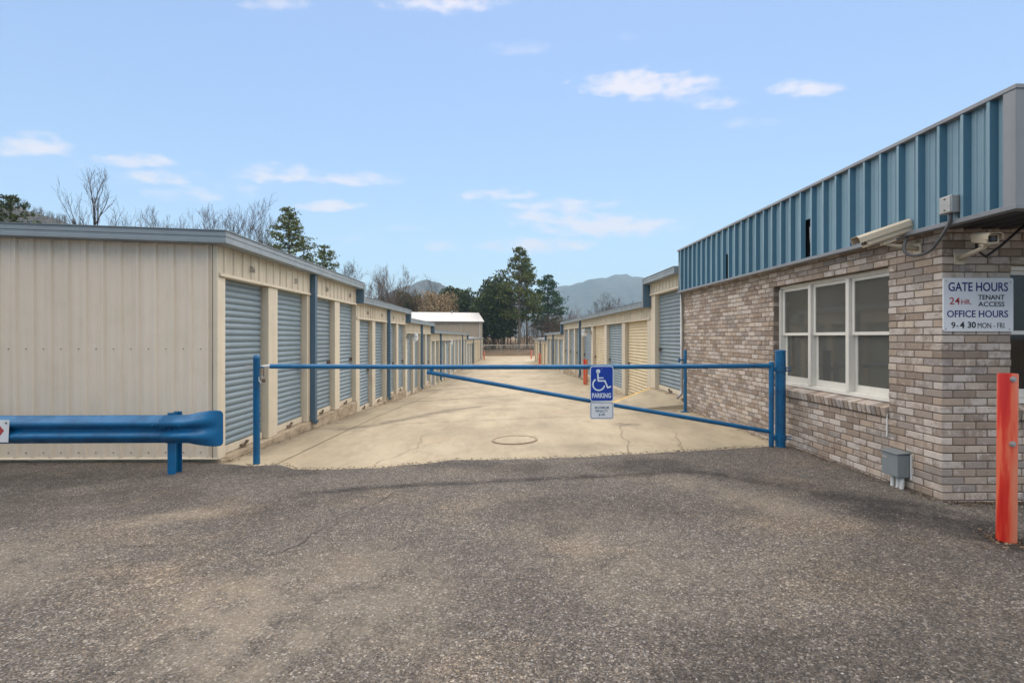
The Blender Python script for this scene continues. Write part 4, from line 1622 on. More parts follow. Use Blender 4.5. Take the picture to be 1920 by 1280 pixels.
for i in range(len(pth) - 1):
    p0, p1, p2, p3 = pth[max(0, i - 1)], pth[i], pth[i + 1], pth[min(len(pth) - 1, i + 2)]
    for k in range(6):
        s = k / 6
        cu.append(0.5 * ((2 * p1) + (p2 - p0) * s + (2 * p0 - 5 * p1 + 4 * p2 - p3) * s * s + (3 * p1 - p0 - 3 * p2 + p3) * s ** 3))
cu.append(pth[-1])
MB().tube([tuple(p) for p in cu], 0.013, 8).build('conduit', 'conduit_grey', t, smooth=True)
cb2 = Vector(c2) + Vector((0.42, 0.88, 0.20)).normalized() * 0.18
cable = tag(MB().tube([tuple(cb2), tuple(cb2 + Vector((0.03, 0.03, -0.10))), tuple(cb2 + Vector((0.10, 0.02, -0.16))), tuple(cb2 + Vector((0.20, 0.0, -0.08))), (4.32, 4.10, FZ0 + 0.03)], 0.010, 8).build('cable', 'dark_rubber', smooth=True),
            'black cable sagging from the camera under the soffit', 'cable')

t = thing('utility_box', 'grey utility box low on the brick wall with white conduits', 'electrical box', (OX, 4.752, 0.235))
q = MB().box(-0.125, -0.006, -0.10, 0.10, -0.105, 0.105)
q.build('box', 'box_grey', t, bevel=0.006)
q = MB().hexa([(-0.135, -0.107, 0.106), (0.0, -0.107, 0.112), (0.0, 0.107, 0.112), (-0.135, 0.107, 0.106), (-0.135, -0.107, 0.118), (0.0, -0.107, 0.13), (0.0, 0.107, 0.13), (-0.135, 0.107, 0.118)])
q.build('lid', 'box_grey', t, bevel=0.003)
q = MB()
q.tube([(-0.006, -0.112, 0.11), (-0.004, -0.110, 0.0), (-0.006, -0.113, -0.12)], 0.010, 6)
q.build('caulk', 'pvc_white', t)
q = MB().box(-0.1275, -0.1252, 0.02, 0.085, 0.045, 0.07)
q.build('nameplate', 'galvanised', t)
for y in (-0.065, -0.02, 0.045):
    q = MB().tube([(-0.055, y, -0.104), (-0.055, y, -0.17), (-0.062, y - 0.004, -0.22), (-0.085, y - 0.012, -0.34)], 0.019, 10)
    q.build('conduit', 'pvc_white', t, smooth=True)
tag(MB().box(OX - 0.012, OX + 0.001, 4.928, 4.944, 0.46, 0.68).build('caulk_streak', 'pvc_white', None, bevel=0.004), 'white caulk streak on brick below the window corner', 'caulk')


# ================================================================== GATE, SIGN, POSTS
def dome_post(q, r, z0, z1, cx=0, cy=0):
    q.lathe([(r, z0), (r, z1 - r * 0.55), (r * 0.9, z1 - r * 0.25), (r * 0.6, z1 - r * 0.06), (0.002, z1)], cx, cy, 22)
    return q


gx, gy = 3.645, 6.60                       # hinge post foot
gz = ground(gx, gy)
t = thing('hinge_post', 'thick blue steel gate post beside the brick wall', 'post', (gx, gy, gz))
q = MB()
q.lathe([(0.063, -0.2), (0.063, 1.25), (0.066, 1.252), (0.066, 1.268), (0.055, 1.278), (0.002, 1.282)], 0, 0, 26)
q.build('pipe', 'gate_blue', t, smooth=True, angle=30)
for z in (0.14, 1.03):
    q = MB().lathe([(0.064, z - 0.035), (0.071, z - 0.033), (0.071, z + 0.033), (0.064, z + 0.035)], 0, 0, 26)
    q.build('clamp', 'gate_blue', t, smooth=True, angle=30)
    for dz in (-0.018, 0.018):
        q = MB().tube([(0.05, -0.03, z + dz), (0.12, -0.045, z + dz)], 0.008, 8)
        q.build('bolt', 'gate_blue', t)

gt = thing('barrier_gate', 'long blue steel pipe swing gate closed across the drive', 'gate', (gx - 0.13, gy - 0.02, gz))
hz = EYE - 0.372 - gz                      # height of the top pipe above the foot
q = MB()
dome_post(q, 0.031, 0.03, hz + 0.055)
q.build('hinge_pipe', 'gate_blue', gt, smooth=True, angle=40)
for z in (0.14, 1.03):
    q = MB().box(0.02, 0.075, -0.016, 0.016, z - 0.03, z + 0.03)
    q.build('hinge_bracket', 'gate_blue', gt, bevel=0.006)
ex, ey = -2.93, 6.58                       # free end of the top pipe
E = Vector((ex - (gx - 0.13), ey - (gy - 0.02), hz + 0.002))
H0 = Vector((0, 0, hz))
def along(tt, dz=0.0):
    p = H0 + (E - H0) * tt
    sag = -0.012 * math.sin(math.pi * tt)
    return (p.x, p.y, p.z + dz + sag)
q = MB().tube([along(k / 14) for k in range(15)], 0.030, 18)
q.build('top_rail', 'gate_blue', gt, smooth=True, angle=40)
q = MB().tube([along(1.0 - 0.001), along(1.018)], [0.030, 0.012], 12)
q.build('end_collar', 'pvc_white', gt)
tl = 0.683
pB = Vector((0, 0, 0.215))
pT = Vector(along(tl, -0.075))
q = MB().tube([tuple(pB), tuple(pB + (pT - pB) * 0.5 + Vector((0, 0, -0.006))), tuple(pT + (pT - pB).normalized() * 0.06)], 0.027, 16)
q.build('brace_rail', 'gate_blue', gt, smooth=True, angle=40)
q = MB().tube([along(tl, -0.02), tuple(pT + Vector((0, 0, 0.0)))], 0.026, 14)
q.build('brace_link', 'gate_blue', gt, smooth=True, angle=40)
pin = MB().tube([along(1.01), along(1.03, 0.002), along(1.048, 0.0)], 0.009, 8)
pin.build('latch_pin', 'galvanised', gt)

lx, ly = -3.10, 6.57
lz = ground(lx, ly)
t = thing('latch_post', 'slim blue gate post with domed top by the left row', 'post', (lx, ly, lz))
q = MB()
q.lathe([(0.041, -0.2), (0.041, 1.33), (0.0425, 1.333), (0.0405, 1.352), (0.033, 1.372), (0.018, 1.385), (0.002, 1.389)], 0, 0, 22)
q.build('pipe', 'gate_blue', t, smooth=True, angle=40)
q = MB().box(0.036, 0.085, -0.012, 0.012, 1.215, 1.235)
q.build('latch_tab', 'gate_blue', t, bevel=0.003)
t = thing('padlock', 'padlock hanging on a chain at the gate latch', 'padlock', (lx + 0.095, ly - 0.015, lz + 1.222))
for k in range(5):
    z = -0.012 - k * 0.022
    ring = []
    for a in range(9):
        an = a / 8 * 2 * math.pi
        ca, sa = 0.007 * math.cos(an), 0.015 * math.sin(an)
        ring.append((ca if k % 2 == 0 else 0, 0 if k % 2 == 0 else ca, z + sa))
    MB().tube(ring, 0.0025, 6, caps=False).build('chain_link', 'rusty_steel', t)
MB().box(-0.022, 0.022, -0.011, 0.011, -0.185, -0.142).build('body', 'rusty_steel', t, bevel=0.004)
MB().tube([(-0.013, 0, -0.145), (-0.013, 0, -0.125), (0, 0, -0.112), (0.013, 0, -0.125), (0.013, 0, -0.145)], 0.004, 8).build('shackle', 'galvanised', t)
MB().tube([(-0.06, 0.0, -0.115), (-0.058, 0.0, -0.16), (-0.035, 0, -0.19), (-0.012, 0, -0.185)], 0.006, 8).build('keeper', 'pvc_white', t)

px_, py_ = 3.63, 10.0
pz_ = ground(px_, py_)
t = thing('catch_post', 'thin blue catch post with side hook near the far end of the brick wall', 'post', (px_, py_, pz_))
dome_post(MB(), 0.030, -0.2, 1.22).build('pipe', 'gate_blue', t, smooth=True, angle=40)
MB().tube([(0, 0, 1.02), (-0.13, -0.01, 1.02)], 0.018, 10).build('hook', 'gate_blue', t)
MB().tube([(-0.125, -0.01, 0.965), (-0.125, -0.01, 1.05)], 0.016, 10).build('hook_plate', 'gate_blue', t)
MB().box(-0.075, 0.075, -0.06, 0.06, -0.01, 0.012).build('base_plate', 'gate_blue', t)
MB().tube([(-0.03, -0.02, 0.62), (-0.055, -0.03, 0.58), (-0.04, -0.03, 0.54)], 0.008, 6).build('shackle', 'galvanised', t)


def rounded(wd, ht, r, cx=0, cz=0, seg=5):
    out = []
    for sx_, sz_, a0 in ((1, 1, 0), (-1, 1, 90), (-1, -1, 180), (1, -1, 270)):
        for k in range(seg):
            an = R(a0 + 90 * k / (seg - 1))
            out.append((cx + sx_ * (wd / 2 - r) + r * math.cos(an), cz + sz_ * (ht / 2 - r) + r * math.sin(an)))
    return out


def plate(name, poly, y0, y1, mat, parent):
    q = MB()
    return q.extrude_poly(poly, lambda p: (p[0], y0, p[1]), lambda p: (p[0], y1, p[1])).build(name, mat, parent)


def stroke(pts, wd):
    """outline polygon of an open polyline with width"""
    L_, R_ = [], []
    for i, p in enumerate(pts):
        a = Vector(pts[max(0, i - 1)])
        b = Vector(pts[min(len(pts) - 1, i + 1)])
        d1 = (Vector(p) - a).normalized() if i else (b - Vector(p)).normalized()
        d2 = (b - Vector(p)).normalized() if i < len(pts) - 1 else d1
        nrm = (Vector((-d1.y, d1.x)) + Vector((-d2.y, d2.x)))
        nrm = nrm / max(0.4, nrm.length ** 2 / 2)
        L_.append(tuple(Vector(p) + nrm * wd / 2))
        R_.append(tuple(Vector(p) - nrm * wd / 2))
    return L_, R_


def stroke_mesh(q, pts, wd, y):
    L_, R_ = stroke(pts, wd)
    m = len(pts)
    q.add([(p[0], y, p[1]) for p in L_] + [(p[0], y, p[1]) for p in R_], [(k, k + 1, m + k + 1, m + k) for k in range(m - 1)])


gd = (E - H0).normalized()
rz_g = math.atan2(-gd.y, -gd.x)
sx0 = 1.295                                   # where the sign hangs
sp0 = Vector((gx - 0.13, gy - 0.02, gz)) + Vector(along((gx - 0.13 - sx0) / (gx - 0.13 - ex)))
sloc = sp0 + Vector((0, -0.036, 0))
t = thing('parking_sign', 'blue wheelchair parking sign hung on the gate rail', 'sign', tuple(sloc), rz_g, 'signs on the gate rail')
SW, SH = 0.300, 0.452
ctr = 0.012 - SH / 2
plate('plate', rounded(SW, SH, 0.034, 0, ctr), 0.0, -0.003, 'symbol_white', t)
plate('blue_field', rounded(SW - 0.018, SH - 0.018, 0.028, 0, ctr), -0.0034, -0.0044, 'sign_blue', t)
k_ = SW / 400.0                               # photo zoom units


def sp(x, y):
    return ((x - 803) * k_, 0.012 - (y - 235) * k_)


q = MB()
yS = -0.0050
hx, hz_ = sp(741, 324)
circ = [(hx + 36 * k_ * math.cos(2 * math.pi * a / 20), hz_ + 36 * k_ * math.sin(2 * math.pi * a / 20)) for a in range(20)]
q.add([(x, yS, z) for x, z in circ], [tuple(range(20))])
stroke_mesh(q, [sp(733, 345), sp(742, 484)], 27 * k_, yS)
stroke_mesh(q, [sp(733, 487), sp(855, 487), sp(905, 603), sp(962, 582)], 26 * k_, yS - 0.0002)
stroke_mesh(q, [sp(745, 437), sp(832, 437)], 20 * k_, yS - 0.0004)
cx_, cz_ = sp(750, 548)
arc = []
for a in range(25):
    an = R(122 + a * (360 - 122 - 22 + 10) / 24)
    arc.append((cx_ + 100 * k_ * math.cos(an), cz_ + 100 * k_ * math.sin(an)))
stroke_mesh(q, arc, 25 * k_, yS - 0.0006)
q.build('wheelchair_symbol', 'symbol_white', t, fix=False)
text('lettering', 'PARKING', 'symbol_white', t, 0.083, (sp(634, 0)[0], yS, sp(0, 775)[1]), align='LEFT', width=328 * k_, bold=0.0028)
MB().tube([(0, -0.003, 0.012 - 0.035), (0, -0.007, 0.012 - 0.035)], 0.006, 8).build('bolt', 'galvanised', t)
MB().tube([(0.0, 0.004, 0.0), (0.0, 0.034, 0.0)], 0.012, 8).build('mounting_clip', 'galvanised', t)

t = thing('penalty_sign', 'small white maximum penalty sign below the parking sign', 'sign', tuple(sloc + Vector((0, -0.001, -SH + 0.0))), rz_g, 'signs on the gate rail')
PW, PH = 0.306, 0.222
cz0 = 0.006 - PH / 2
plate('plate', rounded(PW, PH, 0.030, 0, cz0), 0.0, -0.003, 'sign_white', t)
plate('border', rounded(PW - 0.022, PH - 0.020, 0.026, 0, cz0), -0.0034, -0.0040, 'slate_trim', t)
plate('face', rounded(PW - 0.034, PH - 0.032, 0.022, 0, cz0), -0.0044, -0.0050, 'sign_white', t)
for body, zz, wdx in (('MAXIMUM', -0.082, 0.180), ('PENALTY', -0.126, 0.160), ('$100', -0.171, 0.080)):
    text('lettering', body, 'slate_trim', t, 0.042, (0, -0.0056, zz), width=wdx, bold=0.0008)
MB().tube([(0, -0.005, -0.022), (0, -0.008, -0.022)], 0.005, 8).build('bolt', 'galvanised', t)
MB().box(-0.012, 0.012, 0.0, 0.006, -0.05, 0.06).build('hanger_strip', 'galvanised', t)


# bollards
def bollard(label, x, y, r, h, lean=0.0, bolts=False):
    z = ground(x, y)
    t = thing('bollard', label, 'bollard', (x, y, z), 0.0, 'red bollards')
    q = MB()
    q.lathe([(r, -0.15), (r, h - 0.008), (r * 0.965, h), (r * 0.88, h), (r * 0.86, h - 0.05), (0.004, h - 0.052)], 0, 0, 28)
    q.build('pipe', 'bollard_red', t, smooth=True, angle=35)
    if bolts:
        for zz in (h - 0.035, h - 0.475):
            an = R(-106)
            c_, s_ = math.cos(an), math.sin(an)
            q = MB().tube([(c_ * (r - 0.002), s_ * (r - 0.002), zz), (c_ * (r + 0.005), s_ * (r + 0.005), zz)], 0.019, 10)
            q.build('washer', 'galvanised', t)
            q = MB().tube([(c_ * (r + 0.005), s_ * (r + 0.005), zz), (c_ * (r + 0.016), s_ * (r + 0.016), zz)], 0.009, 6)
            q.build('bolt', 'galvanised', t)
    t.rotation_euler = (0, lean, 0)
    return t


bollard('large faded red bollard in front of the brick office corner', 3.49, 3.46, 0.055, 1.19, 0.008, True)
bollard('red bollard by the right row, left of the parking sign', 3.42, 20.6, 0.085, 1.02)
bollard('small red bollard beside the yellow parking block', 3.35, 44.0, 0.10, 1.05)
bollard('red bollard at the far end of the left row', -2.35, 72.5, 0.095, 1.2)
bollard('red bollard at the far end of the right row', 4.30, 72.0, 0.095, 1.2)
z = ground(3.3, 42.5)
tag(MB().extrude_poly([(0, 0), (0.16, 0), (0.13, 0.17), (0.03, 0.17)], lambda p: (2.75, 42.4 + p[0], z + p[1]), lambda p: (3.70, 42.4 + p[0], z + p[1])).build('parking_block', 'yellow_paint', bevel=0.01),
    'yellow parking block by the far right doors', 'parking block')

# manhole in the drive
mx, my = 0.21, 7.70
mz = ground(mx, my)
slope = math.atan((ground(mx, my + 0.4) - ground(mx, my - 0.4)) / 0.8)
slx = math.atan((ground(mx + 0.4, my) - ground(mx - 0.4, my)) / 0.8)
t = thing('manhole_cover', 'round concrete filled cover with rusty rim in the drive', 'manhole cover', (mx, my, mz + 0.004))
t.rotation_euler = (slope, -slx, 0)
MB().lathe([(0.31, 0.004), (0.312, 0.012), (0.345, 0.012), (0.348, 0.0), (0.30, 0.0)], 0, 0, 48).build('rim', 'manhole_rust', t)
lid = MB().lathe([(0.302, -0.004), (0.302, 0.0065), (0.15, 0.0075), (0.003, 0.008)], 0, 0, 48).build('lid', 'concrete', t)

# guardrail on the left
GY = 5.98
gbase = ground(-4.0, GY)
t = thing('guardrail', 'blue W-beam guardrail with flared end in front of the left building', 'guardrail', (-3.44, GY, gbase))
zc0 = EYE - 0.900 - gbase - 0.157             # centre height


def wprof(k):
    """W section, k from 1 (full depth) to 0 (flattened)"""
    pts = [(-0.156, -0.012), (-0.150, 0.004), (-0.125, 0.022), (-0.100, 0.060), (-0.082, 0.076), (-0.060, 0.076), (-0.040, 0.058), (-0.018, 0.012), (0.0, 0.0),
           (0.018, 0.012), (0.040, 0.058), (0.060, 0.076), (0.082, 0.076), (0.100, 0.060), (0.125, 0.022), (0.150, 0.004), (0.156, -0.012)]
    return [(z_, d_ * k) for z_, d_ in pts]


XR = -0.02
stations = [(-9.0, 1, 1.0, 0.0)] + [(-9.0 + 9.0 * k / 8 + XR - 0.12, 1, 1.0, 0.0) for k in range(1, 9)]
fl = [(0.0, 0.99, 1.02, 0.0), (0.06, 0.93, 1.10, 0.001), (0.12, 0.80, 1.18, 0.003), (0.18, 0.60, 1.24, 0.006), (0.24, 0.34, 1.29, 0.011), (0.30, 0.11, 1.32, 0.017), (0.345, 0.02, 1.315, 0.02), (0.385, 0.0, 1.28, 0.022), (0.405, 0.0, 1.17, 0.023), (0.412, 0.0, 1.0, 0.023)]
fl = [(x + 0.0, k, s, b) for x, k, s, b in fl]
# beam (straight part)
q = MB()
first = True
N = 17
for (x, k, s, b) in stations:
    for z_, d_ in wprof(k):
        q.v.append((x, -d_, zc0 + z_ * s))
for i in range(len(stations) - 1):
    for k in range(N - 1):
        q.f.append((i * N + k, i * N + k + 1, (i + 1) * N + k + 1, (i + 1) * N + k))
o = q.build('beam', 'gate_blue', t, smooth=True, fix=False)
sm = o.modifiers.new('thickness', 'SOLIDIFY')
sm.thickness = 0.005
q = MB()
fs_ = [(stations[-1][0] - 0.30, 1.02, 1.012, 0.003)] + [(x - 0.16, k, s, b + 0.003) for x, k, s, b in fl]
for (x, k, s, b) in fs_:
    for z_, d_ in wprof(k):
        q.v.append((x, -d_ - b, zc0 + z_ * s + 0.012 * (1 - min(1, k))))
for i in range(len(fs_) - 1):
    for k in range(N - 1):
        q.f.append((i * N + k, i * N + k + 1, (i + 1) * N + k + 1, (i + 1) * N + k))
o = q.build('flared_end', 'gate_blue', t, smooth=True, fix=False)
sm = o.modifiers.new('thickness', 'SOLIDIFY')
sm.thickness = 0.005
for xp in (-0.36, -4.2, -8.1):
    q = MB()                                  # I-section post behind the beam
    q.box(xp - 0.045, xp + 0.045, 0.012, 0.020, -0.15, zc0 + 0.185)
    q.box(xp - 0.045, xp + 0.045, 0.132, 0.140, -0.15, zc0 + 0.185)
    q.box(xp - 0.004, xp + 0.004, 0.0202, 0.1318, -0.15, zc0 + 0.185)
    q.build('post', 'gate_blue', t)
for xb in (-0.44, -0.40):
    for zz_, dd_ in ((0.105, 0.050), (-0.105, 0.050), (0.035, 0.050), (-0.035, 0.050)):
        MB().tube([(xb, -dd_ - 0.002, zc0 + zz_), (xb, -dd_ - 0.014, zc0 + zz_)], 0.011, 8).build('bolt', 'gate_blue', t)
for (x, z_) in ((-0.36, 0.0), (-0.30, 0.0), (-0.52, 0.06), (-0.22, 0.06), (-0.3, 0.075)):
    q = MB().tube([(x, -0.004 - (0.07 if z_ else 0.0), zc0 + z_), (x, -0.016 - (0.07 if z_ else 0.0), zc0 + z_)], 0.013, 8)
    q.build('bolt', 'gate_blue', t)
t2 = thing('arrow_sign', 'white plate with red arrow fixed to the guardrail at the left edge', 'sign', (-5.655, GY - 0.085, EYE - 1.055))
plate('plate', [(-0.40, -0.125), (0.105, -0.128), (0.118, 0.122), (-0.40, 0.125)], 0.0, -0.004, 'sign_white', t2)
q = MB()
q.add([(x, -0.0052, z_) for x, z_ in ((-0.2, -0.028), (0.0, -0.028), (0.0, -0.075), (0.062, 0.004), (0.0, 0.078), (0.0, 0.032), (-0.2, 0.032))], [(0, 1, 2, 3, 4, 5, 6)])
q.build('arrow', 'sign_red', t2, fix=False)
MB().tube([(0.085, -0.004, 0.09), (0.085, -0.010, 0.09)], 0.010, 8).build('bolt', 'rusty_steel', t2)


# loose grit and scraps on the asphalt
rg = random.Random(77)
q = MB()
for k in range(2600):
    x, y = rg.uniform(-6.5, 5.0), 1.5 + 4.9 * rg.random() ** 1.2
    if y > edge_y(x) - 0.03 and x < 3.6:
        continue
    if x > 3.7 and y > 4.2:
        continue
    s_ = rg.uniform(0.003, 0.0075) * (1.6 if rg.random() < 0.06 else 1)
    z_ = asphalt_z(x, y)
    a_ = rg.uniform(0, 6.28)
    c_, n_ = math.cos(a_) * s_, math.sin(a_) * s_
    k2 = rg.uniform(0.5, 0.9)
    q.add([(x + c_, y + n_, z_), (x - n_ * k2, y + c_ * k2, z_), (x - c_, y - n_, z_), (x + n_ * k2, y - c_ * k2, z_), (x + rg.uniform(-.3, .3) * s_, y, z_ + s_ * 0.8)], [(0, 1, 4), (1, 2, 4), (2, 3, 4), (3, 0, 4)])
o = q.build('loose_gravel', 'grit', None, fix=False)
tag(o, 'loose grit scattered over the asphalt', None, None, 'stuff')

# leaf crumbs and dirt gathered along wall feet and the ragged asphalt edge
q = MB()


def crumb(x, y, z_):
    s_ = rg.uniform(0.004, 0.016)
    a_ = rg.uniform(0, 6.28)
    c_, n_ = math.cos(a_) * s_, math.sin(a_) * s_
    q.add([(x + c_, y + n_, z_ + rg.uniform(0, .006)), (x - n_ * .5, y + c_ * .5, z_ + .001), (x - c_, y - n_, z_ + rg.uniform(0, .006)), (x + n_ * .5, y - c_ * .5, z_ + .007)], [(0, 1, 2, 3)])


for k in range(900):
    x = rg.uniform(-3.2, 3.5)
    y = edge_y(x) + rg.gauss(0.02, 0.05)
    crumb(x, y, (asphalt_z(x, y) if y < edge_y(x) else ground(x, y)) + 0.004)
for k in range(700):
    y = OY + rg.random() * 6.1
    x = OX - abs(rg.gauss(0, 0.05)) - 0.01
    crumb(x, y, (asphalt_z(x, y) if y < 6.6 else ground(x, y)) + 0.004)
for k in range(500):
    x = OX + rg.random() * 1.2
    y = OY - abs(rg.gauss(0, 0.05)) - 0.01
    crumb(x, y, asphalt_z(x, y) + 0.004)
for k in range(900):
    y = LY0 + rg.random() ** 1.5 * 14
    x = left_x(y) + 0.045 + abs(rg.gauss(0, 0.06))
    crumb(x, y, ground(x, y) + 0.008)
for k in range(500):
    x, y = -3.7 - rg.random() * 5, LY0 - 0.06 - abs(rg.gauss(0, 0.06))
    crumb(x, y, asphalt_z(x, y) + 0.004)
for k in range(260):
    x, y = 3.49 + rg.gauss(0, 0.09), 3.46 + rg.gauss(0, 0.09)
    crumb(x, y, asphalt_z(x, y) + 0.004)
o = q.build('leaf_litter', 'old_leaf', None, fix=False)
tag(o, 'brown crumbs of leaves along the wall feet and asphalt edge', None, None, 'stuff')

# wall lamps
def wall_lamp(label, x, y, z, sg):
    t = thing('wall_lamp', label, 'wall lamp', (x, y, z), 0, 'wall lamps on the storage rows')
    MB().box(-0.05, 0.05, -0.06, 0.06, -0.07, 0.07).build('back_plate', 'galvanised', t)
    MB().tube([(0, 0, 0.03), (sg * 0.18, 0, 0.05)], 0.022, 8).build('arm', 'galvanised', t)
    q = MB().lathe([(0.02, 0.14), (0.09, 0.12), (0.12, 0.04), (0.13, -0.02)], sg * 0.26, 0, 16)
    q.build('housing', 'galvanised', t, smooth=True, angle=40)
    q = MB().lathe([(0.125, -0.021), (0.12, -0.09), (0.09, -0.15), (0.03, -0.165)], sg * 0.26, 0, 16)
    q.build('lens', 'lamp_glass', t, smooth=True, angle=40)


for lab, s in (('lamp on the left row below the second roof step', 12.36), ('lamp on the left row farther along the fourth section', 24.55)):
    y = LY0 + s
    wall_lamp(lab, left_x(y) + 0.06, y, EYE + (0.02 if s < 15 else -0.30), 1)
wall_lamp('lamp over the blue door of the right row left of the parking sign', 3.74, 21.3, EYE + 0.20, -1)

# ================================================================== FAR BUILDING, FENCE
wb = thing('metal_warehouse', 'tan metal warehouse with a white roof beyond the left row', 'warehouse', (-3.3, 92, ground(-3, 88)), R(11))
EH, RH, WL, WD = 6.05, 7.9, 40.0, 13.0
a = 0.0
while a < WL:
    b = min(WL, a + 3.66)
    pr = rib_profile(a, b, 0.305, 0.035, 0.10, 0.04)
    q = MB().sheet(pr, lambda p: (-p[0], -p[1], -0.3), lambda p: (-p[0], -p[1], EH))
    q.build('wall_panel', 'tan_siding', wb, fix=False)
    a = b
q = MB()
q.add([(0, 0, -0.3), (0, WD, -0.3), (0, WD, EH), (0, WD / 2, RH), (0, 0, EH)], [(0, 1, 2, 3, 4)])
q.build('gable_wall', 'tan_siding', wb, fix=False)
q = MB().box(-WL, 0, WD - 0.1, WD, -0.3, EH)
q.build('back_wall', 'tan_siding', wb)
q = MB()
q.add([(0.3, -0.35, EH + 0.02), (-WL, -0.35, EH + 0.02), (-WL, WD / 2, RH + 0.06), (0.3, WD / 2, RH + 0.06), (0.3, WD + 0.35, EH + 0.02), (-WL, WD + 0.35, EH + 0.02)], [(0, 1, 2, 3), (3, 2, 5, 4)])
rf = q.build('roof', 'white_roof', wb, fix=False)
MB().box(-WL, 0.3, -0.42, -0.30, EH - 0.16, EH + 0.0).build('eave_trim', 'box_grey', wb)
MB().tube([(-0.5, -0.2, EH - 0.1), (-0.5, -0.2, 2.6), (-1.2, -0.2, 2.2)], 0.07, 8).build('downspout', 'pvc_white', wb)
MB().tube([(-4.9, WD / 2 - 0.9, RH - 0.5), (-4.9, WD / 2 - 0.9, RH + 0.35)], 0.12, 8).build('vent_pipe', 'galvanised', rf)

FY = 90.0
fz0 = terrain_h(0, FY)
fe = thing('chain_link_fence', 'chain link fence with a top rail across the end of the drive', 'fence', (0, FY, fz0))
FTOP = EYE + (632 - 647) / 960 * 90 - fz0
for x in [-6 + 3.0 * k for k in range(8)]:
    z_ = terrain_h(x, FY) - fz0
    dome_post(MB(), 0.045, z_ - 0.1, FTOP + 0.10, x, 0).build('post', 'fence_steel', fe)
MB().tube([(-6, 0, FTOP), (15, 0, FTOP)], 0.055, 8).build('top_rail', 'fence_steel', fe)
q = MB()
Hh = FTOP + 0.2
sp_ = 0.16
k = -6 - Hh
while k < 15:
    for sgx in (1, -1):
        a_, b_ = (k, k + Hh) if sgx > 0 else (k + Hh, k)
        if -6 < min(a_, b_) and max(a_, b_) < 15:
            q.tube([(a_, 0, -0.2), (b_, 0, FTOP)], 0.006, 3, caps=False)
    k += sp_
o = q.build('wire_mesh', 'fence_steel', fe, fix=False)
o['kind'] = 'stuff'


# ================================================================== TREES
def rand_dir(r, up=0.0):
    while True:
        v = Vector((r.uniform(-1, 1), r.uniform(-1, 1), r.uniform(-1, 1)))
        if 0.05 < v.length < 1:
            v.normalize()
            v.z += up
            return v.normalized()


def grow_bare(r, h, trunk_r, levels=4, spread=0.55, fork=0.35, twigs=True, stems=1, lean=0.0, droop=0.0, dense=1.0):
    """leafless tree: returns (trunk mesh builder, twig mesh builder)"""
    tm, wm = MB(), MB()

    def limb(p, d_, L, rad, lev):
        n_ = 8 if lev == 0 else (4 if lev < 2 else 3)
        pts, rads = [p], [rad]
        pos, dd = p, d_
        for k in range(n_):
            dd = (dd + rand_dir(r) * (0.055 + 0.055 * lev) + Vector((0, 0, 0.07 - droop * lev))).normalized()
            pos = pos + dd * (L / n_)
            pts.append(pos)
            rads.append(max(0.009, rad * (1 - (0.93 if lev == 0 else 0.66) * (k + 1) / n_)))
        if lev <= 1:
            tm.tube(pts, rads, 7 if lev == 0 else 5, caps=False)
        else:
            wm.tube(pts, rads, 4 if lev == 2 else 3, caps=False)
        if lev >= levels:
            return
        nb = {0: 12, 1: 6, 2: 5, 3: 4}.get(lev, 3)
        nb = max(2, int(nb * dense + r.uniform(-0.5, 1.2)))
        for k in range(nb):
            t_ = fork + (1 - fork) * (k + r.uniform(0.2, 0.8)) / nb if lev == 0 else 0.2 + 0.8 * (k + r.uniform(0.1, 0.9)) / nb
            f = t_ * n_
            i = min(n_ - 1, int(f))
            bp = pts[i].lerp(pts[i + 1], f - i)
            br = max(0.009, rads[i] * 0.62)
            ax = (pts[i + 1] - pts[i]).normalized()
            side = rand_dir(r)
            side = (side - ax * side.dot(ax)).normalized()
            nd = (ax * (1.05 - spread * 0.6) + side * spread * r.uniform(0.7, 1.25) + Vector((0, 0, 0.22))).normalized()
            limb(bp, nd, L * (r.uniform(0.36, 0.52) * (1.12 - 0.80 * t_) if lev == 0 else r.uniform(0.42, 0.62)), br * (1.0 if lev == 0 else 0.9), lev + 1)

    for s in range(stems):
        d0 = Vector((lean, 0, 1)) if stems == 1 else Vector((r.uniform(-0.38, 0.38), r.uniform(-0.3, 0.3), 1))
        limb(Vector((r.uniform(-.2, .2) * (stems > 1), 0, -0.3)), d0.normalized(), h * (1 if s == 0 else r.uniform(0.75, 0.98)), trunk_r * (1 if stems == 1 else 0.7), 0)
    return tm, wm


def needle_tuft(q, p, size, r, d_=None):
    """spray of narrow blades"""
    for k in range(4):
        a = rand_dir(r, 0.25) if d_ is None else (rand_dir(r) * 0.9 + d_ * 0.75 + Vector((0, 0, 0.15))).normalized()
        b = a.cross(rand_dir(r)).normalized() * size * 0.20
        e = p + a * size
        m_ = p + a * size * 0.5
        o_ = len(q.v)
        q.v += [tuple(p), tuple(m_ + b), tuple(e), tuple(m_ - b)]
        q.f.append((o_, o_ + 1, o_ + 2, o_ + 3))


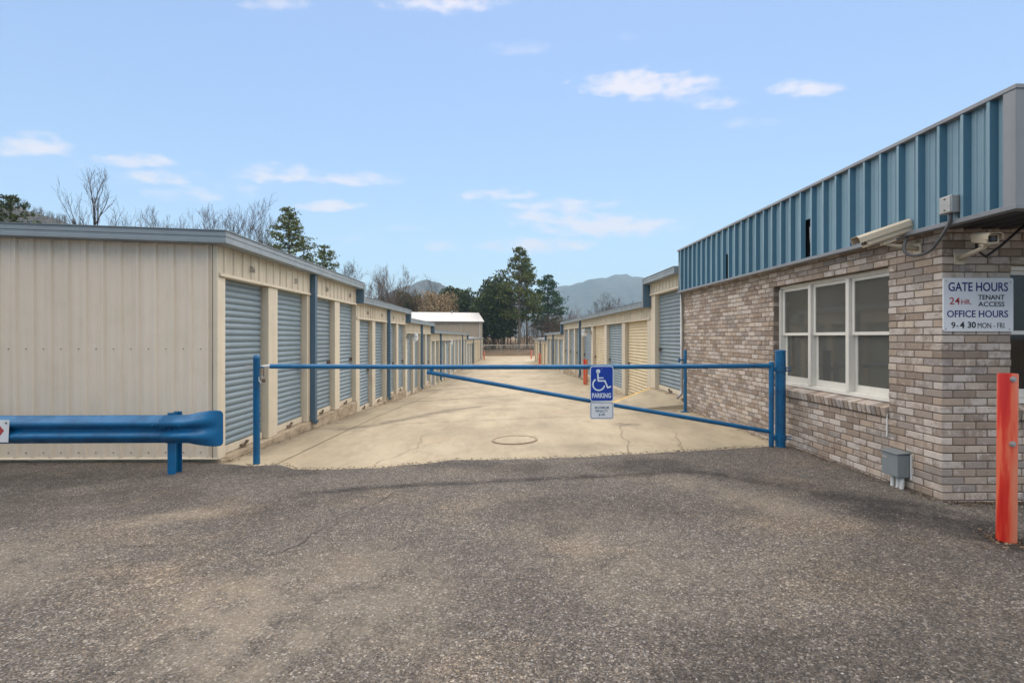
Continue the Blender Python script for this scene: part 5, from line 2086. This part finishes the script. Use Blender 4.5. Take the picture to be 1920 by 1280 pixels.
def grow_pine(r, h, crown0, radius, trunk_r, tuft=0.55, whorls=18, per=5, dens=1.0, top_round=0.3, up=0.12, irregular=0.3):
    """conifer with limbs in rough whorls that carry needle sprays"""
    tm, nm = MB(), MB()
    lean = Vector((r.uniform(-.02, .02), r.uniform(-.02, .02), 0))
    path = [Vector((0, 0, -0.3)) + Vector((lean.x * z_, lean.y * z_, z_)) for z_ in [h * k / 8 for k in range(9)]]
    tm.tube(path, [max(0.02, trunk_r * (1 - 0.92 * k / 8)) for k in range(9)], 8, caps=False)
    for k in range(whorls):
        t_ = (k + r.uniform(-0.3, 0.3)) / whorls
        t_ = max(0, min(0.985, t_))
        z_ = crown0 + (h - crown0) * t_
        env = (1 - t_) ** (0.75) * (0.55 + 0.45 * min(1, t_ / max(0.01, top_round)))
        for m_ in range(per):
            an = r.uniform(0, 2 * math.pi)
            L = radius * env * r.uniform(1 - irregular, 1 + irregular) + 0.25
            d_ = Vector((math.cos(an), math.sin(an), up + 0.35 * t_ + r.uniform(-0.12, 0.12))).normalized()
            base = Vector((lean.x * z_, lean.y * z_, z_ - 0.3))
            tip = base + d_ * L
            tm.tube([tuple(base), tuple(base.lerp(tip, 0.5) + Vector((0, 0, -0.03 * L))), tuple(tip)], [0.018 + 0.018 * L, 0.012 + 0.008 * L, 0.008], 3, caps=False)
            n_ = int((3 + L * 4.2) * dens)
            for j in range(n_):
                f = 0.22 + 0.78 * math.sqrt(r.random())
                p = base.lerp(tip, f) + Vector((r.gauss(0, 1), r.gauss(0, 1), r.gauss(0, 0.55))) * (0.10 + 0.14 * L * f * 0.6)
                needle_tuft(nm, p, tuft * r.uniform(0.6, 1.25), r, d_)
    for j in range(10):
        needle_tuft(nm, Vector((lean.x * h, lean.y * h, h - 0.3 - r.random() * 0.8)), tuft * 0.8, r, Vector((0, 0, 1)))
    return tm, nm


def grow_round(r, h, rx, rz, trunk_r, nleaf, size, lobes=14, base=0.12):
    """broad crown of leaf clumps gathered on many limbs"""
    tm, lm = MB(), MB()
    zc_ = h - rz
    tm.tube([(0, 0, -0.3), (0.1, 0, zc_ * 0.5), (0, 0.05, zc_ + rz * 0.3)], [trunk_r, trunk_r * 0.7, trunk_r * 0.25], 7, caps=False)
    cl_ = []
    for k in range(lobes):
        d_ = rand_dir(r, 0.12)
        rr_ = r.uniform(0.45, 0.86)
        c_ = Vector((d_.x * rx * rr_, d_.y * rx * rr_, zc_ + d_.z * rz * rr_))
        cl_.append((c_, r.uniform(0.30, 0.50)))
        tm.tube([(0, 0, zc_ * r.uniform(0.5, 1.0)), tuple(c_ * 0.5 + Vector((0, 0, zc_ * 0.5))), tuple(c_)], [trunk_r * 0.35, trunk_r * 0.2, 0.02], 4, caps=False)
    for j in range(nleaf):
        c_, s_ = cl_[j % lobes]
        d_ = rand_dir(r) * (r.random() ** 0.4)
        p = c_ + Vector((d_.x * rx * s_, d_.y * rx * s_, d_.z * rz * s_))
        a = rand_dir(r)
        b = a.cross(rand_dir(r)).normalized()
        sz = size * r.uniform(0.5, 1.3)
        o_ = len(lm.v)
        lm.v += [tuple(p - a * sz), tuple(p + b * sz * 0.55), tuple(p + a * sz), tuple(p - b * sz * 0.55)]
        lm.f.append((o_, o_ + 1, o_ + 2, o_ + 3))
    return tm, lm


def place(u, dist):
    """ground point on the sight line of picture column u at a distance: the plan position measured from the photograph"""
    lat = (u - 960) / 960 * dist
    x = lat * math.cos(YAW) + dist * math.sin(YAW)
    y = dist * math.cos(YAW) - lat * math.sin(YAW)
    return x, y, terrain_h(x, y)


def top_h(v, dist, z):
    return EYE + (632 - v) / 960 * dist - z


def tree(name, label, u, dist, vtop, kind, seed, group, **kw):
    x, y, z = place(u, dist)
    h = top_h(vtop, dist, z)
    r = random.Random(seed)
    bk = kw.pop('bark', 'bark_grey')
    fol = kw.pop('fol', None)
    tt = thing(name, label, 'tree', (x, y, z), 0, group)
    if kind == 'bare':
        a, b = grow_bare(r, h * kw.pop('hk', 0.92), **kw)
        top = max(p[2] for p in a.v + b.v)
        k = h / top
        a.v = [(p[0] * k, p[1] * k, p[2] * k) for p in a.v]
        b.v = [(p[0] * k, p[1] * k, p[2] * k) for p in b.v]
        a.build('trunk', bk, tt, smooth=True, fix=False)
        b.build('crown', fol or 'twig', tt, fix=False)
    elif kind == 'pine':
        a, b = grow_pine(r, h, **kw)
        a.build('trunk', bk, tt, smooth=True, fix=False)
        b.build('crown', fol or 'pine_needles', tt, fix=False)
    else:
        a, b = grow_round(r, h, **kw)
        a.build('trunk', bk, tt, smooth=True, fix=False)
        b.build('crown', fol or 'holly_leaf', tt, fix=False)
    return tt


GB, GP = 'bare trees behind the left row', 'pines at the end of the drive'
tree('pine_tree', 'bushy dark green pine at the left edge above the roof', 22, 46, 362, 'pine', 3, 'evergreens', crown0=4.0, radius=4.4, trunk_r=0.22, tuft=0.30, whorls=18, per=7, dens=1.7, top_round=0.55, irregular=0.4, bark='bark_dark', fol='holly_leaf')
tree('bare_tree', 'tallest leafless tree with forked trunk above the left building', 158, 46, 297, 'bare', 12, GB, trunk_r=0.34, levels=4, spread=0.40, fork=0.45, bark='bark_dark', dense=0.75)
tree('bare_tree', 'thin leafless tree just right of the tallest bare tree', 211, 64, 392, 'bare', 21, GB, trunk_r=0.13, levels=3, spread=0.5, fork=0.4)
tree('bare_tree', 'slender single stemmed bare tree left of the fan shaped ones', 243, 64, 376, 'bare', 22, GB, trunk_r=0.14, levels=3, spread=0.42, fork=0.35)
tree('bare_tree', 'pale thin bare tree between the slender one and the fan shaped ones', 280, 66, 380, 'bare', 23, GB, trunk_r=0.13, levels=3, spread=0.42, fork=0.35, stems=2)
tree('bare_tree', 'fan shaped leafless tree leaning left above the roof', 352, 62, 382, 'bare', 24, GB, trunk_r=0.22, levels=4, spread=0.5, fork=0.3, stems=3, dense=0.8)
tree('bare_tree', 'many stemmed leafless tree above the near roof corner', 392, 62, 368, 'bare', 25, GB, trunk_r=0.24, levels=4, spread=0.45, fork=0.3, stems=3, dense=0.85)
tree('bare_tree', 'wide fan shaped leafless tree right above the roof corner', 438, 63, 364, 'bare', 26, GB, trunk_r=0.24, levels=4, spread=0.45, fork=0.3, stems=4, dense=0.85)
tree('bare_tree', 'low reddish bare tree between the fan shaped tree and the pine', 480, 60, 418, 'bare', 27, GB, trunk_r=0.18, levels=4, spread=0.55, fork=0.25, stems=2, fol='twig_brown')
tree('pine_tree', 'open yellowish green pine above the left row', 548, 60, 386, 'pine', 31, 'evergreens', crown0=3.0, radius=4.5, trunk_r=0.24, tuft=0.26, whorls=32, per=7, dens=2.3, irregular=0.45, bark='bark_dark', fol='pine_light')
tree('pine_tree', 'smaller green pine right of the open yellowish one', 613, 68, 456, 'pine', 32, 'evergreens', crown0=2.0, radius=3.4, trunk_r=0.2, tuft=0.28, whorls=24, per=6, dens=2.0, irregular=0.55, bark='bark_dark', fol='pine_light')
tree('bare_tree', 'bare grey tree fading behind the small pine', 645, 72, 482, 'bare', 33, GB, trunk_r=0.18, levels=4, spread=0.5, fork=0.3, stems=2)
for k, (u, v, lab) in enumerate([(700, 520, 'short bare tree just past the first roof step'), (727, 494, 'tallest bare tree left of the low blue hill'), (748, 500, 'upright bare tree right beside the tall one left of the hill'), (772, 525, 'small bare tree at the foot of the low blue hill')]):
    tree('bare_tree', lab, u, 100 + 3 * k, v, 'bare', 40 + k, 'bare trees before the low hill', trunk_r=0.2, levels=4, spread=0.45, fork=0.3, stems=2 + k % 2, fol='twig_brown', dense=0.9)
tree('bare_tree', 'dark crooked snag standing out against the low hill', 809, 112, 509, 'bare', 51, 'bare trees before the low hill', trunk_r=0.26, levels=3, spread=0.55, fork=0.6, bark='bark_dark', fol='bark_dark', lean=0.06, dense=0.8)
tree('evergreen_tree', 'dark green tree left of the tan leaved tree', 765, 112, 546, 'round', 52, 'evergreens', rx=3.4, rz=4.6, trunk_r=0.25, nleaf=5200, size=0.30, lobes=14)
tree('evergreen_tree', 'rounded dark green tree behind the tan leaved tree', 846, 122, 532, 'round', 53, 'evergreens', rx=4.0, rz=5.2, trunk_r=0.3, nleaf=6500, size=0.32, lobes=16)
tree('evergreen_tree', 'dark green tree right of the tan leaved tree', 876, 118, 545, 'round', 54, 'evergreens', rx=3.4, rz=5.6, trunk_r=0.3, nleaf=6000, size=0.32, lobes=16)
tree('beech_tree', 'tan tree with dry leaves behind the white roof', 820, 110, 541, 'round', 55, None, rx=5.2, rz=4.6, trunk_r=0.25, nleaf=9000, size=0.20, lobes=34, fol='brown_leaf')
tree('cedar_tree', 'broad dark evergreen left of the tall pine', 926, 102, 510, 'round', 56, GP, rx=4.3, rz=7.4, trunk_r=0.42, nleaf=13000, size=0.30, lobes=34, fol='pine_dark', bark='bark_dark')
tree('pine_tree', 'dark pine filling between the broad evergreen and tall pine', 945, 106, 545, 'pine', 57, GP, crown0=2.5, radius=3.6, trunk_r=0.3, tuft=0.6, whorls=20, per=6, dens=0.9, fol='pine_dark', bark='bark_dark')
tree('pine_tree', 'tallest pine with a bare lower trunk at the end of the drive', 973, 99, 461, 'pine', 58, GP, crown0=6.0, radius=4.4, trunk_r=0.30, tuft=0.45, whorls=30, per=6, dens=1.1, top_round=0.2, irregular=0.4, bark='bark_pine')
tree('pine_tree', 'slim pine close to the right of the tallest pine', 988, 101, 480, 'pine', 59, GP, crown0=6.0, radius=2.6, trunk_r=0.20, tuft=0.55, whorls=22, per=5, dens=0.7, irregular=0.45, bark='bark_pine')
tree('pine_tree', 'blue green pine on the right of the pine group', 1028, 112, 514, 'pine', 60, GP, crown0=4.0, radius=4.8, trunk_r=0.26, tuft=0.5, whorls=24, per=6, dens=1.0, irregular=0.35, fol='pine_blue', bark='bark_dark')
tree('cedar_tree', 'small dark cedar above the far right roof', 1063, 92, 598, 'pine', 61, GP, crown0=0.5, radius=2.3, trunk_r=0.14, tuft=0.4, whorls=14, per=6, dens=0.9, fol='pine_dark', bark='bark_dark')
for k, (u, v, lab) in enumerate([(1122, 560, 'leftmost rounded bare tree below the mountain'), (1148, 545, 'tallest rounded bare tree below the mountain'), (1172, 553, 'right hand bare tree below the mountain'), (1194, 562, 'last bare tree before the tall door section')]):
    tree('bare_tree', lab, u, 124 + 4 * k, v, 'bare', 70 + k, 'bare trees below the mountain', trunk_r=0.26, levels=4, spread=0.6, fork=0.2, stems=2, dense=0.9)


# far woods that read as one mass: many plain leafless trees in one object
def woods(name, label, spots, seed, hr, mat, levels=3, dense=0.6, tr=0.17):
    r = random.Random(seed)
    protos = []
    for k in range(4):
        a, b = grow_bare(random.Random(seed * 7 + k), 10.0, tr, levels=levels, spread=0.5, fork=0.25, dense=dense)
        q_ = MB()
        q_.add(a.v, a.f)
        q_.add(b.v, b.f)
        protos.append(q_)
    big_ = MB()
    for (x, y, z) in spots:
        q_ = protos[r.randrange(4)]
        s = r.uniform(*hr) / 10.0
        an = r.uniform(0, 6.28)
        c_, s_ = math.cos(an) * s, math.sin(an) * s
        big_.add([(x + p[0] * c_ - p[1] * s_, y + p[0] * s_ + p[1] * c_, z + p[2] * s * 0.85) for p in q_.v], q_.f)
    o = big_.build(name, mat, None, fix=False)
    tag(o, label, None, None, 'stuff')
    return o


r = random.Random(5)
sp1 = []
for k in range(115):
    x, y = r.uniform(22, 110), r.uniform(150, 250)
    sp1.append((x, y, terrain_h(x, y)))
for k in range(70):
    x, y = r.uniform(-50, 24), r.uniform(135, 210)
    sp1.append((x, y, terrain_h(x, y)))
woods('far_woods', 'brown leafless woods beyond the end of the drive', sp1, 3, (9, 13), 'twig_brown')
sp2 = []
for k in range(42):
    x, y = r.uniform(-36, -16), r.uniform(108, 126)
    sp2.append((x, y, terrain_h(x, y)))
woods('thicket', 'brown thicket of bare stems behind the left row', sp2, 4, (6.5, 9.5), 'twig_brown', 3, 0.8)


def ridge_z(obj, x, y):
    hit, loc, *_ = obj.ray_cast(Vector((x, y, 900)), Vector((0, 0, -1)))
    return loc.z if hit else None


bpy.context.view_layer.update()
wr = bpy.data.objects['wooded_ridge']
sp3 = []
for k in range(620):
    x, y = r.uniform(-430, -215), r.uniform(290, 375)
    z = ridge_z(wr, x, y)
    if z and z > 20:
        sp3.append((x, y, z - 1))
woods('ridge_woods', 'grey leafless trees along the wooded ridge at the left', sp3, 6, (6, 10), 'twig', 2, 0.9, 0.24)


# brush beyond the fence
def shrub(label, u, dist, h, wd, seed, n_=26, mat='twig_brown'):
    x, y, z = place(u, dist)
    rr_ = random.Random(seed)
    t = thing('shrub', label, 'shrub', (x, y, z), 0, 'brown brush beyond the fence')
    st_, tw = MB(), MB()
    for k in range(n_):
        b0 = Vector((rr_.uniform(-wd, wd) * 0.5, rr_.uniform(-0.6, 0.6), -0.1))
        tp = b0 + Vector((rr_.uniform(-0.5, 0.5) * wd * 0.4, rr_.uniform(-0.5, 0.5), h * rr_.uniform(0.55, 1.0)))
        md_ = b0.lerp(tp, 0.5) + Vector((rr_.uniform(-.15, .15), rr_.uniform(-.15, .15), 0))
        st_.tube([tuple(b0), tuple(md_), tuple(tp)], [0.03, 0.02, 0.01], 3, caps=False)
        for j in range(9):
            p = md_.lerp(tp, rr_.random())
            e = p + rand_dir(rr_, 0.35) * rr_.uniform(0.4, 1.0) * h * 0.28
            tw.tube([tuple(p), tuple(e)], [0.014, 0.008], 3, caps=False)
    st_.build('stems', mat, t, fix=False)
    tw.build('twigs', mat, t, fix=False)


for k, (lab, u, d_, h, wd) in enumerate([
        ('brown brush at the left end of the fence', 912, 97, 2.6, 4), ('brown brush left of the dark evergreen trunk', 930, 96, 2.0, 3), ('low brush between the evergreen and tall pine trunks', 958, 97, 2.0, 3),
        ('brush right of the tall pine trunk', 1000, 98, 4.0, 4), ('tall tangled brush above the far right roof', 1022, 100, 6.2, 6), ('wide brown brush behind the far right roof', 1046, 104, 6.8, 7), ('brush at the right edge of the thicket', 1082, 108, 6.5, 7),
        ('brush under the bare trees below the mountain', 1112, 116, 6.0, 8)]):
    shrub(lab, u, d_, h, wd, 90 + k, int(18 + wd * 7))

# ================================================================== AIR
q = MB().box(-3300, 3300, -3300, 3300, -40, 420)
hz_o = q.build('haze', None)
hm = bpy.data.materials.new('haze_air')
hm.use_nodes = True
ht = hm.node_tree
ht.nodes.remove(ht.nodes['Principled BSDF'])
pv = ht.nodes.new('ShaderNodeVolumePrincipled')
pv.inputs['Color'].default_value = (0.54, 0.81, 1.0, 1)
pv.inputs['Density'].default_value = 0.00034
pv.inputs['Anisotropy'].default_value = 0.0
ht.links.new(pv.outputs[0], ht.nodes['Material Output'].inputs['Volume'])
hz_o.data.materials.append(hm)
hz_o['kind'] = 'stuff'
hz_o['label'] = 'thin bluish haze over the valley'
